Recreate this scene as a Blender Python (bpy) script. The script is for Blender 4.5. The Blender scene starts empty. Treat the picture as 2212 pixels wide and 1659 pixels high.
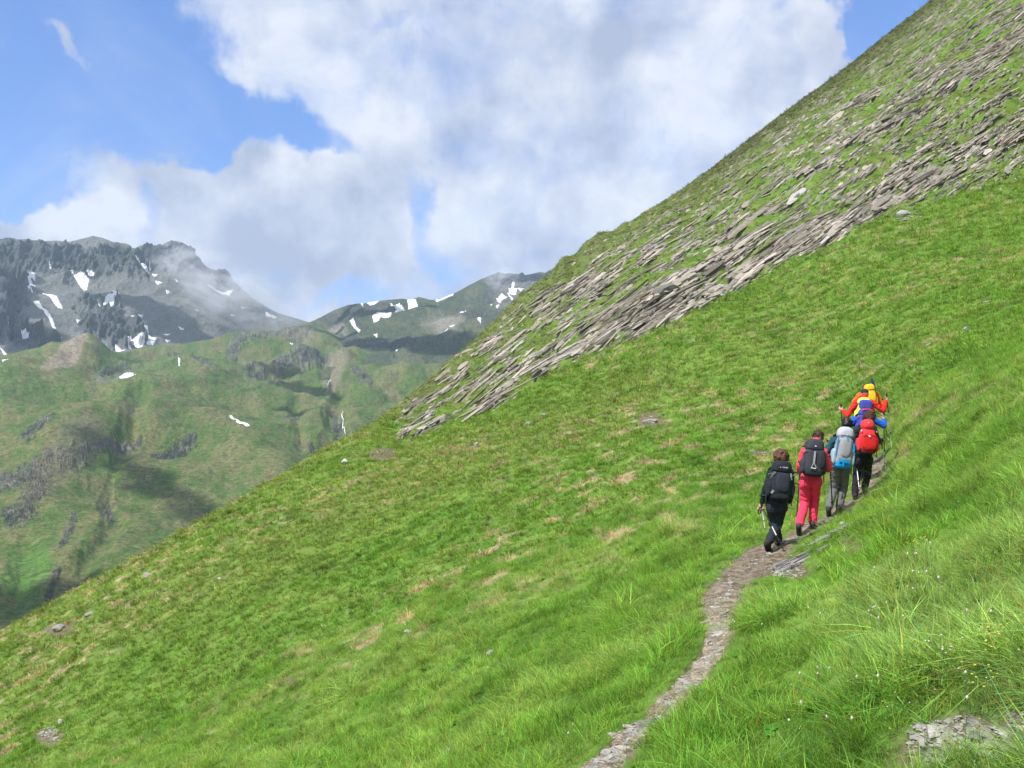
import bpy, bmesh, math, random
import numpy as np
from mathutils import Vector, Matrix, Euler
random.seed(7)
rng = np.random.default_rng(11)
scn = bpy.context.scene
C = scn.collection

# ------------------------------------------------------------------ camera
F, CX, CY = 2100.0, 1106.0, 829.5           # focal length and centre, in units of a picture 2212 wide
cam = bpy.data.cameras.new("camera"); cam_o = bpy.data.objects.new("camera", cam); C.objects.link(cam_o)
cam.sensor_width = 36.0; cam.lens = 36.0 * F / 2212.0
cam.clip_start = 0.05; cam.clip_end = 30000
cam_o.location = (0, 0, 0); cam_o.rotation_euler = (math.radians(90), 0, 0)
scn.camera = cam_o

def pt(px, py, d):                            # a point seen at (px, py), d metres ahead
    return Vector(((px - CX) / F * d, d, (CY - py) / F * d))

# ------------------------------------------------------------------ world, sun, exposure
SUN = Vector((-0.50, -0.42, 0.86)).normalized()
EL = math.asin(SUN.z); ROT = math.atan2(SUN.x, SUN.y)
SKY_STRENGTH = 0.08
w = bpy.data.worlds.new("World"); scn.world = w; w.use_nodes = True
scn.view_settings.view_transform = 'Standard'; scn.view_settings.look = 'None'
scn.view_settings.gamma = 1.0; scn.view_settings.exposure = 0.38
scn.cycles.use_denoising = True
scn.cycles.max_bounces = 6; scn.cycles.diffuse_bounces = 3; scn.cycles.glossy_bounces = 2
scn.cycles.transmission_bounces = 3; scn.cycles.volume_bounces = 1; scn.cycles.transparent_max_bounces = 8

sl = bpy.data.lights.new("sun", 'SUN'); so = bpy.data.objects.new("sun", sl); C.objects.link(so)
sl.energy = 4.6; sl.angle = math.radians(0.53); sl.color = (1.0, 0.96, 0.90)
so.rotation_euler = SUN.to_track_quat('Z', 'Y').to_euler(); so.location = SUN * 400


class NT:
    """small helper to write node trees as expressions"""
    def __init__(self, nt): self.nt = nt; self.n = nt.nodes; self.l = nt.links
    def new(self, t, **kw):
        n = self.n.new(t)
        for k, v in kw.items(): setattr(n, k, v)
        return n
    def put(self, sock, v):
        if v is None: return
        if isinstance(v, (int, float)):
            try: sock.default_value = v
            except TypeError: sock.default_value = (v, v, v)
        elif isinstance(v, (tuple, list, Vector)):
            v = tuple(v)
            if sock.type == 'RGBA' and len(v) == 3: v = v + (1,)
            sock.default_value = v
        else: self.l.new(v, sock)
    def m(self, op, a, b=None, c=None, clamp=False):
        n = self.new('ShaderNodeMath', operation=op); n.use_clamp = clamp
        self.put(n.inputs[0], a); self.put(n.inputs[1], b); self.put(n.inputs[2], c)
        return n.outputs[0]
    def vm(self, op, a, b=None, out=0):
        n = self.new('ShaderNodeVectorMath', operation=op)
        self.put(n.inputs[0], a); self.put(n.inputs[1], b)
        return n.outputs['Value'] if op in ('LENGTH', 'DOT_PRODUCT', 'DISTANCE') else n.outputs[0]
    def scale(self, a, s):
        n = self.new('ShaderNodeVectorMath', operation='SCALE'); self.put(n.inputs[0], a); self.put(n.inputs['Scale'], s)
        return n.outputs[0]
    def noise(self, vec, scale, detail=4, rough=0.5, dist=0.0, lac=2.0, out='Fac', kind=None, norm=True):
        n = self.new('ShaderNodeTexNoise'); n.noise_dimensions = '3D'
        if kind: n.noise_type = kind
        n.normalize = norm
        if vec is not None: self.l.new(vec, n.inputs['Vector'])
        self.put(n.inputs['Scale'], scale); self.put(n.inputs['Detail'], detail)
        self.put(n.inputs['Roughness'], rough); self.put(n.inputs['Distortion'], dist); self.put(n.inputs['Lacunarity'], lac)
        return n.outputs[out]
    def mr(self, v, a, b, c=0.0, d=1.0, smooth=True):
        n = self.new('ShaderNodeMapRange'); n.interpolation_type = 'SMOOTHSTEP' if smooth else 'LINEAR'
        self.put(n.inputs['Value'], v)
        for k, x in (('From Min', a), ('From Max', b), ('To Min', c), ('To Max', d)): self.put(n.inputs[k], x)
        return n.outputs[0]
    def mix(self, f, a, b, mode='MIX'):
        n = self.new('ShaderNodeMix', data_type='RGBA', blend_type=mode)
        self.put(n.inputs[0], f); self.put(n.inputs[6], a); self.put(n.inputs[7], b)
        return n.outputs[2]
    def attr(self, name, typ='GEOMETRY', out='Color'):
        n = self.new('ShaderNodeAttribute', attribute_name=name, attribute_type=typ)
        return n.outputs[out]


# sky: Nishita plus a layer of cloud laid out by direction
T = NT(w.node_tree); T.n.clear()
tc = T.new('ShaderNodeTexCoord').outputs['Generated']
sky = T.new('ShaderNodeTexSky'); sky.sky_type = 'NISHITA'; sky.sun_disc = False
sky.sun_elevation = EL; sky.sun_rotation = ROT; sky.altitude = 1800; sky.air_density = 1.0; sky.dust_density = 0.6; sky.ozone_density = 1.6
sx = T.new('ShaderNodeSeparateXYZ'); T.l.new(tc, sx.inputs[0])
ydir = T.m('MAXIMUM', sx.outputs[1], 0.12)
comb = T.new('ShaderNodeCombineXYZ')
T.l.new(T.m('DIVIDE', sx.outputs[0], ydir), comb.inputs[0]); T.l.new(T.m('DIVIDE', sx.outputs[2], ydir), comb.inputs[1])
g = comb.outputs[0]
# billowing warp so that blob edges break up
wn = T.noise(tc, 5.5, 5, 0.55, out='Color')
warp = T.scale(T.vm('SUBTRACT', wn, (0.5, 0.5, 0.5)), 0.20)
wn2 = T.noise(tc, 18.0, 4, 0.6, out='Color')
warp2 = T.scale(T.vm('SUBTRACT', wn2, (0.5, 0.5, 0.5)), 0.055)
gw = T.vm('ADD', T.vm('ADD', g, warp), warp2)
def blob(px, py, rx, ry, ang, wgt, soft=1.0, vec=None):
    mp = T.new('ShaderNodeMapping', vector_type='TEXTURE')
    mp.inputs['Location'].default_value = ((px - CX) / F, (CY - py) / F, 0)
    mp.inputs['Rotation'].default_value = (0, 0, math.radians(ang))
    mp.inputs['Scale'].default_value = (rx / F, ry / F, 1000)
    T.l.new(vec or gw, mp.inputs['Vector'])
    ln = T.vm('LENGTH', mp.outputs[0])
    return T.mr(ln, 1.0 + 0.5 * soft, max(0.0, 1.0 - 0.75 * soft), 0.0, wgt)
#            px   py   rx   ry  ang  weight  soft      (holes of blue)
BLUE = [(90, 150, 250, 330, 15, 1.45, .8), (330, 190, 190, 140, -30, 1.25, .8), (520, 285, 230, 66, -14, 1.25, .8),
        (20, 400, 130, 130, 0, 1.0, 1), (335, 440, 45, 70, 10, .75, 1), (868, 470, 36, 85, 14, .75, 1),
        (1945, 90, 105, 170, -28, 1.35, .7), (1780, 5, 60, 26, 0, .3, 1), (720, 655, 80, 26, 5, .5, 1), (505, 470, 60, 120, 20, .35, 1),
        (935, 555, 50, 45, 0, .45, 1), (865, 8, 35, 18, 0, .25, 1), (650, 400, 80, 45, -20, .25, 1)]
WHITE = [(125, 115, 120, 55, -52, .95, 1), (120, 110, 90, 18, -52, .45, 1), (172, 200, 50, 34, -65, .6, 1), (238, 222, 22, 60, 8, .8, 1),
         (160, 490, 150, 62, 5, 1.5, .9), (30, 500, 90, 40, 0, 1.1, .9), (585, 345, 64, 60, 20, 1.35, .8), (700, 400, 90, 40, -20, .5, 1), (150, 370, 170, 90, -20, .85, 1), (270, 330, 60, 60, 0, .4, 1),
         (380, 360, 80, 60, -30, .8, 1), (600, 480, 240, 120, -8, 1.0, .9), (745, 400, 50, 40, 0, .6, 1), (1790, 110, 46, 110, -6, 1.0, .8)]
tot = T.m('ADD', 0.62, 0.0)
for b in BLUE: tot = T.m('SUBTRACT', tot, blob(*b))
for b in WHITE: tot = T.m('ADD', tot, blob(*b))
fine = T.noise(tc, 9.0, 10, 0.62, 0.5)
tot = T.m('ADD', tot, T.m('MULTIPLY', T.m('SUBTRACT', fine, 0.5), 1.75))
alpha = T.mr(tot, -0.30, 0.85, 0.0, 0.97)
veil = T.mr(T.noise(tc, 4.5, 7, .62, .8), .42, .78, 0.0, .55)
alpha = T.m('MAXIMUM', alpha, T.m('MULTIPLY', veil, T.mr(sx.outputs[2], .42, .0, .45, 1.0)))
# cloud relief: difference of the same noise towards the sun
up = T.vm('ADD', tc, tuple(Vector((-0.03, 0.0, 0.045))))
def relief(sc, det, k):
    a = T.noise(tc, sc, det, 0.52, 0.25); b = T.noise(up, sc, det, 0.52, 0.25)
    return T.m('MULTIPLY', T.m('SUBTRACT', a, b), k)
rel = T.m('ADD', T.m('ADD', relief(5.0, 6, 1.5), relief(11.0, 7, 2.0)), relief(26.0, 5, 0.75))
dens = T.noise(tc, 3.2, 5, 0.5)
shade = T.m('ADD', T.m('ADD', 0.52, rel), T.m('MULTIPLY', T.m('SUBTRACT', 0.5, dens), 1.1))
# thick grey base low over the ridge, bright tops
shade = T.m('SUBTRACT', shade, blob(640, 600, 190, 90, 0, .22, 1, gw))
shade = T.m('SUBTRACT', shade, blob(900, 520, 120, 110, 0, .1, 1, gw))
shade = T.m('ADD', shade, blob(600, 380, 120, 80, 0, .18, 1, gw))
shade = T.m('ADD', shade, blob(170, 480, 150, 60, 0, .40, 1, gw))
shade = T.m('ADD', shade, blob(640, 150, 300, 110, -35, .30, 1, gw))
shade = T.m('ADD', shade, blob(1220, 0, 60, 22, 0, .7, 1, gw))
shade = T.m('ADD', shade, blob(1500, 160, 260, 160, 0, .22, 1, gw))
ccol = T.new('ShaderNodeValToRGB'); cr = ccol.color_ramp
cr.elements[0].position = 0.0; cr.elements[0].color = (0.46, 0.52, 0.68, 1)
cr.elements[1].position = 1.0; cr.elements[1].color = (0.90, 0.93, 1.0, 1)
e = cr.elements.new(0.45); e.color = (0.65, 0.695, 0.83, 1)
T.l.new(shade, ccol.inputs[0])
cl = T.scale(ccol.outputs[0], 9.6)
bluec = T.mix(0.35, T.mix(1.0, sky.outputs[0], (1.2, 1.4, 1.9), 'MULTIPLY'), (1.3, 3.5, 8.8))
mixc = T.mix(alpha, bluec, cl)
bg = T.new('ShaderNodeBackground'); T.l.new(mixc, bg.inputs[0]); bg.inputs[1].default_value = SKY_STRENGTH
wo = T.new('ShaderNodeOutputWorld'); T.l.new(bg.outputs[0], wo.inputs[0])

# ------------------------------------------------------------------ numpy noise
_perm = rng.permutation(4096).astype(np.int64); _perm = np.concatenate([_perm, _perm])
_g2 = rng.normal(size=(4096, 2)); _g2 /= np.linalg.norm(_g2, axis=1)[:, None]
_g3 = rng.normal(size=(4096, 3)); _g3 /= np.linalg.norm(_g3, axis=1)[:, None]
def n2(x, y):
    x0 = np.floor(x).astype(np.int64); y0 = np.floor(y).astype(np.int64)
    fx = x - x0; fy = y - y0
    u = fx * fx * fx * (fx * (fx * 6 - 15) + 10); v = fy * fy * fy * (fy * (fy * 6 - 15) + 10)
    def gr(i, j, a, b):
        h = _perm[(_perm[(x0 + i) & 4095] + ((y0 + j) & 4095))]
        return _g2[h, 0] * a + _g2[h, 1] * b
    a = gr(0, 0, fx, fy); b = gr(1, 0, fx - 1, fy); c = gr(0, 1, fx, fy - 1); d = gr(1, 1, fx - 1, fy - 1)
    return ((a + (b - a) * u) * (1 - v) + (c + (d - c) * u) * v) * 1.5
def n3(x, y, z):
    x0 = np.floor(x).astype(np.int64); y0 = np.floor(y).astype(np.int64); z0 = np.floor(z).astype(np.int64)
    fx = x - x0; fy = y - y0; fz = z - z0
    s = lambda t: t * t * t * (t * (t * 6 - 15) + 10)
    u, v, q = s(fx), s(fy), s(fz)
    r = 0
    for k in (0, 1):
        for j in (0, 1):
            for i in (0, 1):
                h = _perm[(_perm[(_perm[(x0 + i) & 4095] + ((y0 + j) & 4095))] + ((z0 + k) & 4095))]
                gdot = _g3[h, 0] * (fx - i) + _g3[h, 1] * (fy - j) + _g3[h, 2] * (fz - k)
                r = r + gdot * (u if i else 1 - u) * (v if j else 1 - v) * (q if k else 1 - q)
    return r * 1.5
def fbm2(x, y, o=4, gain=.5):
    r = 0; a = 1
    for i in range(o): r = r + a * n2(x * 2 ** i + 17.3 * i, y * 2 ** i - 9.1 * i); a *= gain
    return r
def fbm3(x, y, z, o=4, gain=.5):
    r = 0; a = 1
    for i in range(o): r = r + a * n3(x * 2 ** i + 17.3 * i, y * 2 ** i - 9.1 * i, z * 2 ** i + 3.7 * i); a *= gain
    return r
def ridge3(x, y, z, o=5, gain=.55):
    r = 0; a = 1
    for i in range(o): r = r + a * (1 - 2.2 * np.abs(n3(x * 2 ** i + 7.3 * i, y * 2 ** i - 5.1 * i, z * 2 ** i))); a *= gain
    return r
def sstep(a, b, x):
    t = np.clip((x - a) / (b - a), 0, 1); return t * t * (3 - 2 * t)
def polydist(px, py, pts):                   # distance to a polyline and the parameter along it
    best = np.full(np.shape(px), 1e9); par = np.zeros(np.shape(px))
    for k in range(len(pts) - 1):
        ax, ay = pts[k]; bx, by = pts[k + 1]
        dx, dy = bx - ax, by - ay; L = dx * dx + dy * dy + 1e-9
        t = np.clip(((px - ax) * dx + (py - ay) * dy) / L, 0, 1)
        q = np.hypot(px - ax - t * dx, py - ay - t * dy)
        m = q < best; best = np.where(m, q, best); par = np.where(m, k + t, par)
    return best, par
def inpoly(px, py, poly):
    r = np.zeros(np.shape(px), bool); n = len(poly)
    for i in range(n):
        x1, y1 = poly[i]; x2, y2 = poly[(i + 1) % n]
        if y1 == y2: continue
        c = ((y1 > py) != (y2 > py)) & (px < (x2 - x1) * (py - y1) / (y2 - y1) + x1)
        r ^= c
    return r
def softpoly(px, py, poly, soft):            # 1 inside, 0 outside, soft edge
    d, _ = polydist(px, py, poly + [poly[0]])
    sd = np.where(inpoly(px, py, poly), d, -d)
    return sstep(-soft, soft, sd)
class TPS:
    def __init__(s, pts, lam=1e-4):
        P = np.array([(a / 1000, b / 1000) for a, b, _ in pts]); v = np.array([1.0 / c for *_, c in pts])
        n = len(P); r = np.hypot(*(P[:, None] - P[None]).transpose(2, 0, 1)); K = s.k(r) + lam * np.eye(n)
        Q = np.hstack([np.ones((n, 1)), P]); A = np.block([[K, Q], [Q.T, np.zeros((3, 3))]])
        s.w = np.linalg.solve(A, np.concatenate([v, np.zeros(3)])); s.P = P
    def k(s, r): return np.where(r > 1e-9, r * r * np.log(np.maximum(r, 1e-9)), 0)
    def __call__(s, px, py):
        x = px / 1000; y = py / 1000; n = len(s.P)
        r = s.w[n] + s.w[n + 1] * x + s.w[n + 2] * y
        for i in range(n): r = r + s.w[i] * s.k(np.hypot(x - s.P[i, 0], y - s.P[i, 1]))
        return 1.0 / np.maximum(r, 1e-6)
def grid_mesh(name, X, Y, Z, mat, attrs=None, label=None, kind='structure', smooth=True):
    nr, nc = X.shape
    me = bpy.data.meshes.new(name)
    co = np.stack([X, Y, Z], -1).reshape(-1, 3).astype(np.float32)
    i = np.arange(nr * nc).reshape(nr, nc)
    q = np.stack([i[:-1, :-1], i[:-1, 1:], i[1:, 1:], i[1:, :-1]], -1).reshape(-1, 4)
    me.vertices.add(len(co)); me.vertices.foreach_set('co', co.ravel())
    me.loops.add(q.size); me.loops.foreach_set('vertex_index', q.ravel().astype(np.int32))
    me.polygons.add(len(q)); me.polygons.foreach_set('loop_start', np.arange(0, q.size, 4, dtype=np.int32))
    me.polygons.foreach_set('use_smooth', np.full(len(q), smooth))
    me.update(calc_edges=True)
    for k, v in (attrs or {}).items():
        v = np.asarray(v, np.float32)
        if v.ndim == 3:
            a = me.attributes.new(k, 'FLOAT_COLOR', 'POINT')
            a.data.foreach_set('color', np.concatenate([v.reshape(-1, 3), np.ones((nr * nc, 1), np.float32)], 1).ravel())
        else:
            a = me.attributes.new(k, 'FLOAT', 'POINT'); a.data.foreach_set('value', v.ravel())
    me.materials.append(mat)
    o = bpy.data.objects.new(name, me); C.objects.link(o)
    if label: o['label'] = label
    if kind: o['kind'] = kind
    return o
def poly_mesh(name, V, Fc, mat, smooth=False, parent=None, cols=None):
    me = bpy.data.meshes.new(name)
    me.from_pydata([tuple(v) for v in V], [], [tuple(f) for f in Fc])
    if smooth: me.polygons.foreach_set('use_smooth', np.ones(len(me.polygons), bool))
    if cols is not None:
        a = me.attributes.new('tint', 'FLOAT_COLOR', 'POINT')
        c = np.asarray(cols, np.float32); a.data.foreach_set('color', np.concatenate([c, np.ones((len(c), 1), np.float32)], 1).ravel())
    me.materials.append(mat)
    o = bpy.data.objects.new(name, me); C.objects.link(o)
    if parent: o.parent = parent
    return o
def mat(name):
    m = bpy.data.materials.new(name); m.use_nodes = True; t = NT(m.node_tree)
    return m, t, m.node_tree.nodes['Principled BSDF']
def tag(o, label=None, cat=None, group=None, kind=None):
    for k, v in (('label', label), ('category', cat), ('group', group), ('kind', kind)):
        if v: o[k] = v
    return o

# ------------------------------------------------------------------ terrain materials
def terrain_mat(name, near=True):
    m, t, b = mat(name)
    pos = t.new('ShaderNodeNewGeometry').outputs['Position']
    col = t.attr('tint')
    s = 1.0 if near else 0.02
    a = t.noise(pos, 9.0 * s, 6, 0.65); b2 = t.noise(pos, (45.0 if near else 20.0) * s, 4, 0.6)
    f = t.m('ADD', t.mr(a, 0.25, 0.75, 0.62 if near else .5, 1.38 if near else 1.5, False), t.mr(b2, 0.25, 0.75, -0.22 if near else -.3, 0.22 if near else .3, False))
    col = t.scale(col, f)
    t.l.new(col, b.inputs['Base Color']); b.inputs['Roughness'].default_value = 0.9
    b.inputs['Specular IOR Level'].default_value = 0.15
    bp = t.new('ShaderNodeBump'); bp.inputs['Strength'].default_value = 0.7 if near else 0.8
    bp.inputs['Distance'].default_value = 0.04 if near else 3.0
    t.l.new(t.m('ADD', a, t.m('MULTIPLY', b2, 0.5)), bp.inputs['Height']); t.l.new(bp.outputs[0], b.inputs['Normal'])
    return m
M_near = terrain_mat('turf'); M_far = terrain_mat('far_ground', False)

# ================================================================== near hillside
SIL = [(-400, 1560), (-300, 1508), (0, 1362), (90, 1312), (200, 1252), (330, 1185), (440, 1120), (560, 1050), (640, 1005), (700, 965), (770, 936), (830, 897),
       (880, 857), (950, 797), (1010, 747), (1080, 680), (1130, 630), (1200, 582), (1230, 562), (1300, 514), (1350, 486), (1420, 441), (1500, 391),
       (1600, 314), (1700, 237), (1800, 166), (1900, 86), (2010, 0), (2100, -72), (2212, -160), (2500, -390), (2700, -520)]
CTL = [(2212, 1659, 3.56), (1900, 1659, 4.3), (1700, 1659, 4.9), (1500, 1659, 5.5), (1300, 1659, 6.0), (1106, 1659, 7.6), (800, 1659, 12), (400, 1659, 19), (0, 1659, 28), (-300, 1659, 34),
       (2212, 1950, 2.7), (1500, 1950, 3.6), (1106, 1950, 4.2), (400, 1950, 8.5), (-300, 1950, 16),
       (2212, 1400, 4.9), (1900, 1400, 6.4), (1560, 1400, 9.0), (1300, 1400, 12.5), (1000, 1400, 18), (600, 1400, 27), (200, 1400, 38), (-200, 1500, 42),
       (1480, 1490, 7.6), (1550, 1330, 10.2), (1570, 1270, 11.8), (1640, 1206, 14.6), (1730, 1152, 16.2), (1795, 1106, 17.6), (1850, 1064, 19.3), (1885, 1032, 20.9), (1895, 1010, 22.3), (1880, 992, 24),
       (2212, 1200, 6.6), (1950, 1200, 9.6), (1800, 1200, 12.4), (1400, 1200, 19.5), (1000, 1200, 28), (600, 1200, 39), (330, 1190, 50),
       (2212, 1050, 9.0), (2050, 1050, 13), (1400, 1050, 28), (1000, 1050, 39), (600, 1050, 56), (1650, 973, 30), (1250, 975, 37), (820, 980, 60),
       (2212, 900, 14), (2000, 900, 22), (1700, 900, 34), (1300, 900, 45), (1000, 930, 58), (2212, 700, 28), (1900, 700, 44), (1500, 720, 58),
       (2212, 400, 74), (1870, 500, 74), (1600, 622, 74), (1270, 770, 74), (1000, 905, 70), (880, 955, 67),
       (1500, 500, 102), (1700, 360, 112), (2000, 210, 120), (2212, 110, 124), (1300, 630, 96), (1150, 740, 88), (2500, 200, 80), (2500, 900, 9), (2500, 1400, 3.8), (2500, 600, 25),
       (0, 1366, 48), (-300, 1512, 50), (200, 1256, 50), (440, 1124, 54), (640, 1009, 63), (770, 940, 70), (950, 801, 90), (1080, 684, 106), (1200, 586, 118), (1420, 445, 140),
       (1700, 241, 165), (2010, 4, 185), (2212, -156, 190), (2500, -386, 195)]
hill_d = TPS(CTL)
sil_x = np.array([a for a, _ in SIL], float); sil_y = np.array([b for _, b in SIL], float)
def sil(px):
    r = np.interp(px, sil_x, sil_y)
    return r
HC = np.arange(-330, 2560, 2.6)
_t = np.linspace(0, 1, 780)
HPX = np.broadcast_to(HC, (len(_t), len(HC))).copy()
_s = sil(HC); _s = np.convolve(np.pad(_s, 12, 'edge'), np.ones(25) / 25, 'valid')
HPY = 1990 + (_s[None] - 1990) * _t[:, None]
HD = hill_d(HPX, HPY)
_bad = int((np.diff(HD, axis=0) < 0).sum()); print('hill depth inversions', _bad)
HD = np.maximum.accumulate(HD, axis=0)
# the path, as (px, py, half width in metres)
PATH = [(1200, 1760, .20), (1255, 1700, .20), (1315, 1645, .17), (1360, 1592, .12), (1412, 1552, .11), (1470, 1495, .17), (1515, 1440, .14), (1548, 1400, .14), (1556, 1352, .16), (1552, 1315, .19),
        (1566, 1272, .27), (1612, 1228, .36), (1668, 1196, .38), (1730, 1158, .36), (1795, 1112, .30), (1850, 1068, .26), (1885, 1036, .24), (1897, 1012, .22), (1884, 994, .22)]
def dens_poly(pts, n):
    P = np.array(pts, float); t = np.linspace(0, len(P) - 1, n); k = np.arange(len(P))
    # catmull-like smoothing through repeated averaging of the dense polyline
    Q = np.stack([np.interp(t, k, P[:, j]) for j in range(P.shape[1])], 1)
    for _ in range(12): Q[1:-1] = (Q[:-2] + Q[2:] + 2 * Q[1:-1]) / 4
    return Q
PQ = dens_poly(PATH, 260)
PD = hill_d(PQ[:, 0], PQ[:, 1]); PW = np.stack([(PQ[:, 0] - CX) / F * PD, PD], 1)      # world x, y of the path centre
HX = (HPX - CX) / F * HD; HY = HD.copy(); HZ = (CY - HPY) / F * HD
def pathdist(x, y):
    d = np.full(np.shape(x), 1e9); hw = np.full(np.shape(x), .2)
    m = (y < 32) & (x > -3)
    xs, ys = x[m], y[m]; b = np.full(xs.shape, 1e9); h = np.full(xs.shape, .2)
    for k in range(0, 260, 3):
        q = np.hypot(xs - PW[k, 0], ys - PW[k, 1]); c = q < b; b = np.where(c, q, b); h = np.where(c, PQ[k, 2], h)
    d[m] = b; hw[m] = h
    return d, hw
HPATH, HHW = pathdist(HX, HY)
# masks on the slope
ROCK_LOW = [(860, 965), (940, 935), (1000, 903), (1080, 880), (1180, 818), (1270, 772), (1420, 716), (1600, 627), (1700, 566), (1800, 528), (1870, 492), (1960, 455), (2060, 425), (2212, 385), (2600, 250)]
_rlx = np.array([a for a, _ in ROCK_LOW], float); _rly = np.array([b for _, b in ROCK_LOW], float)
STREAKS = [  # (polyline, half width px, strength)
    ([(1020, 900), (1130, 840), (1220, 785)], 20, 1.0), ([(1090, 850), (1230, 775), (1420, 690), (1560, 630), (1700, 545), (1800, 500), (1900, 445), (2060, 350), (2230, 265), (2400, 170)], 36, 1.0),
    ([(1250, 730), (1420, 640), (1520, 590), (1650, 515)], 22, .9), ([(1120, 720), (1185, 655), (1270, 600)], 34, .95), ([(1270, 640), (1330, 590), (1420, 530)], 22, .8),
    ([(1000, 780), (1050, 735), (1110, 690)], 12, .7), ([(1880, 290), (1960, 225), (2060, 160), (2130, 120), (2230, 70)], 34, 1.0), ([(2010, 200), (2100, 160), (2230, 95)], 22, .9),
    ([(1730, 390), (1790, 335), (1840, 300)], 16, .9), ([(1960, 150), (2040, 100), (2110, 70)], 12, .6), ([(2090, 60), (2230, 10)], 14, .9), ([(1640, 420), (1670, 372)], 12, .6),
    ([(1770, 395), (1830, 350)], 12, .7), ([(1800, 250), (1900, 195)], 12, .8), ([(880, 905), (930, 865)], 14, .8), ([(1530, 590), (1640, 515)], 14, 1.0), ([(1400, 700), (1560, 615), (1700, 540)], 40, .55),
    ([(1870, 400), (2000, 330), (2212, 215)], 34, .6), ([(1130, 800), (1210, 750), (1300, 690)], 14, .55), ([(1430, 560), (1480, 520)], 14, .5), ([(1500, 520), (1600, 450)], 14, .5), ([(1310, 700), (1400, 640)], 16, .7)]
def rockzone(px, py):
    low = np.interp(px, _rlx, _rly) + 10 * n2(px / 37, py / 37)
    up = np.interp(px, sil_x, sil_y)
    z = sstep(2, -14, py - low) * sstep(845, 885, px)
    top = sstep(6, 50, py - up)
    return z, top
def rockmask(px, py):
    z, top = rockzone(px, py)
    s = np.zeros(np.shape(px))
    for pl, hw, st in STREAKS:
        d, _ = polydist(px, py, pl); s = np.maximum(s, st * sstep(hw * 1.35, hw * .3, d))
    # broken up by stretched noise along the strata (rising to the right about 33 degrees)
    ca, sa = math.cos(math.radians(-35)), math.sin(math.radians(-35))
    u = px * ca + py * sa; v = -px * sa + py * ca
    s = s * (1 - .62 * sstep(1330, 1120, px) * (1 - .8 * sstep(14, 0, polydist(px, py, [(1020, 905), (1130, 855), (1220, 800)])[0]))); s = s * (1 - .35 * sstep(.0, .5, fbm2(u / 45 + 9, v / 22, 3)))
    nn = fbm2(u / 80, v / 9, 4, .65)
    bgd = sstep(.0, .42, nn + .25 * fbm2(px / 120, py / 90, 2)) * .8
    return np.clip(z * top * np.maximum(sstep(.38, .95, s * .9 + .75 * nn), bgd * .85), 0, 1), z
HR, HZONE = rockmask(HPX, HPY)
def lerp3(a, b, m): return a * (1 - m[..., None]) + b * m[..., None]
def grass_tint(px, py, x, y, d):
    """albedo of the turf at a place: lush, yellowish, reddish-brown and straw areas"""
    big = fbm2(x / 9 + 3, y / 14, 3); med = fbm2(x / 2.2, y / 3.0 + 5, 3); mid = fbm2(x / 4.5 + 11, y / 6, 3)
    lush = np.array([.128, .240, .033]); yel = np.array([.212, .292, .066]); dark = np.array([.065, .150, .018]); brown = np.array([.220, .195, .075])
    c = np.broadcast_to(lush, np.shape(px) + (3,)).copy()
    c = lerp3(c, yel, sstep(-.3, .75, med + .5 * big) * .55)
    c = lerp3(c, dark, sstep(.15, .8, -med + .4 * mid) * .38)
    # brownish ribs on the spur and along its edge
    rib, _ = polydist(px, py, [(0, 1480), (300, 1330), (600, 1200), (820, 1060), (1000, 980), (1200, 930), (1400, 830)])
    c = lerp3(c, brown, sstep(95, 10, rib + 50 * med) * .22)
    rib2 = np.abs(py - np.interp(px, sil_x, sil_y)); c = lerp3(c, brown, sstep(40, 4, rib2 + 12 * med) * .30)
    zone, top = rockzone(px, py)
    c = lerp3(c, np.array([.15, .165, .050]), zone * .45 * sstep(-.5, .5, mid))
    edge = sstep(110, 20, py - np.interp(px, sil_x, sil_y)) * zone
    c = lerp3(c, np.array([.125, .150, .050]), edge * .6)
    hol = sstep(1.2, .2, np.hypot((px - 1590) / 190, (py - 1045) / 75) + .4 * med); c = lerp3(c, np.array([.075, .185, .020]), hol * .55)
    c = lerp3(c, np.array([.075, .088, .036]), sstep(48, 8, py - np.interp(px, sil_x, sil_y) + 22 * med) * sstep(1380, 1600, px) * .75)
    # pale bleached grass near the camera to the right
    near = sstep(16, 5, y) * sstep(1500, 1800, px)
    c = lerp3(c, np.array([.185, .285, .075]), near * sstep(-.3, .6, med + big) * .6)
    c = lerp3(c, np.array([.20, .22, .07]), sstep(1100, 600, py) * 0)
    # straw patches on the terracettes
    st = sstep(.28, .56, fbm2(x / 1.0 + 40, y / .8 + 3, 3, .55)) * sstep(-.3, .3, fbm2(x / 14 + 9, y / 18, 2)) * (1 - zone) * sstep(14, 24, y)
    c = lerp3(c, np.array([.38, .32, .18]), st * .9)
    return c * (1 + .22 * fbm2(x * 1.3, y * 1.3 + 8, 2))[..., None], st
HG, HST = grass_tint(HPX, HPY, HX, HY, HD)
scr = fbm2(HPX / 7, HPY / 4, 3)
rockc = lerp3(np.broadcast_to(np.array([.27, .25, .215]), HG.shape), np.broadcast_to(np.array([.12, .112, .10]), HG.shape), sstep(-.1, .5, scr))
tint = lerp3(HG * .80, rockc, HR)
pm = sstep(1.25, .8, HPATH / HHW + .25 * fbm2(HX * 3, HY * 3, 3))
tint = lerp3(tint, np.array([.20, .165, .115]), pm)
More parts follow.
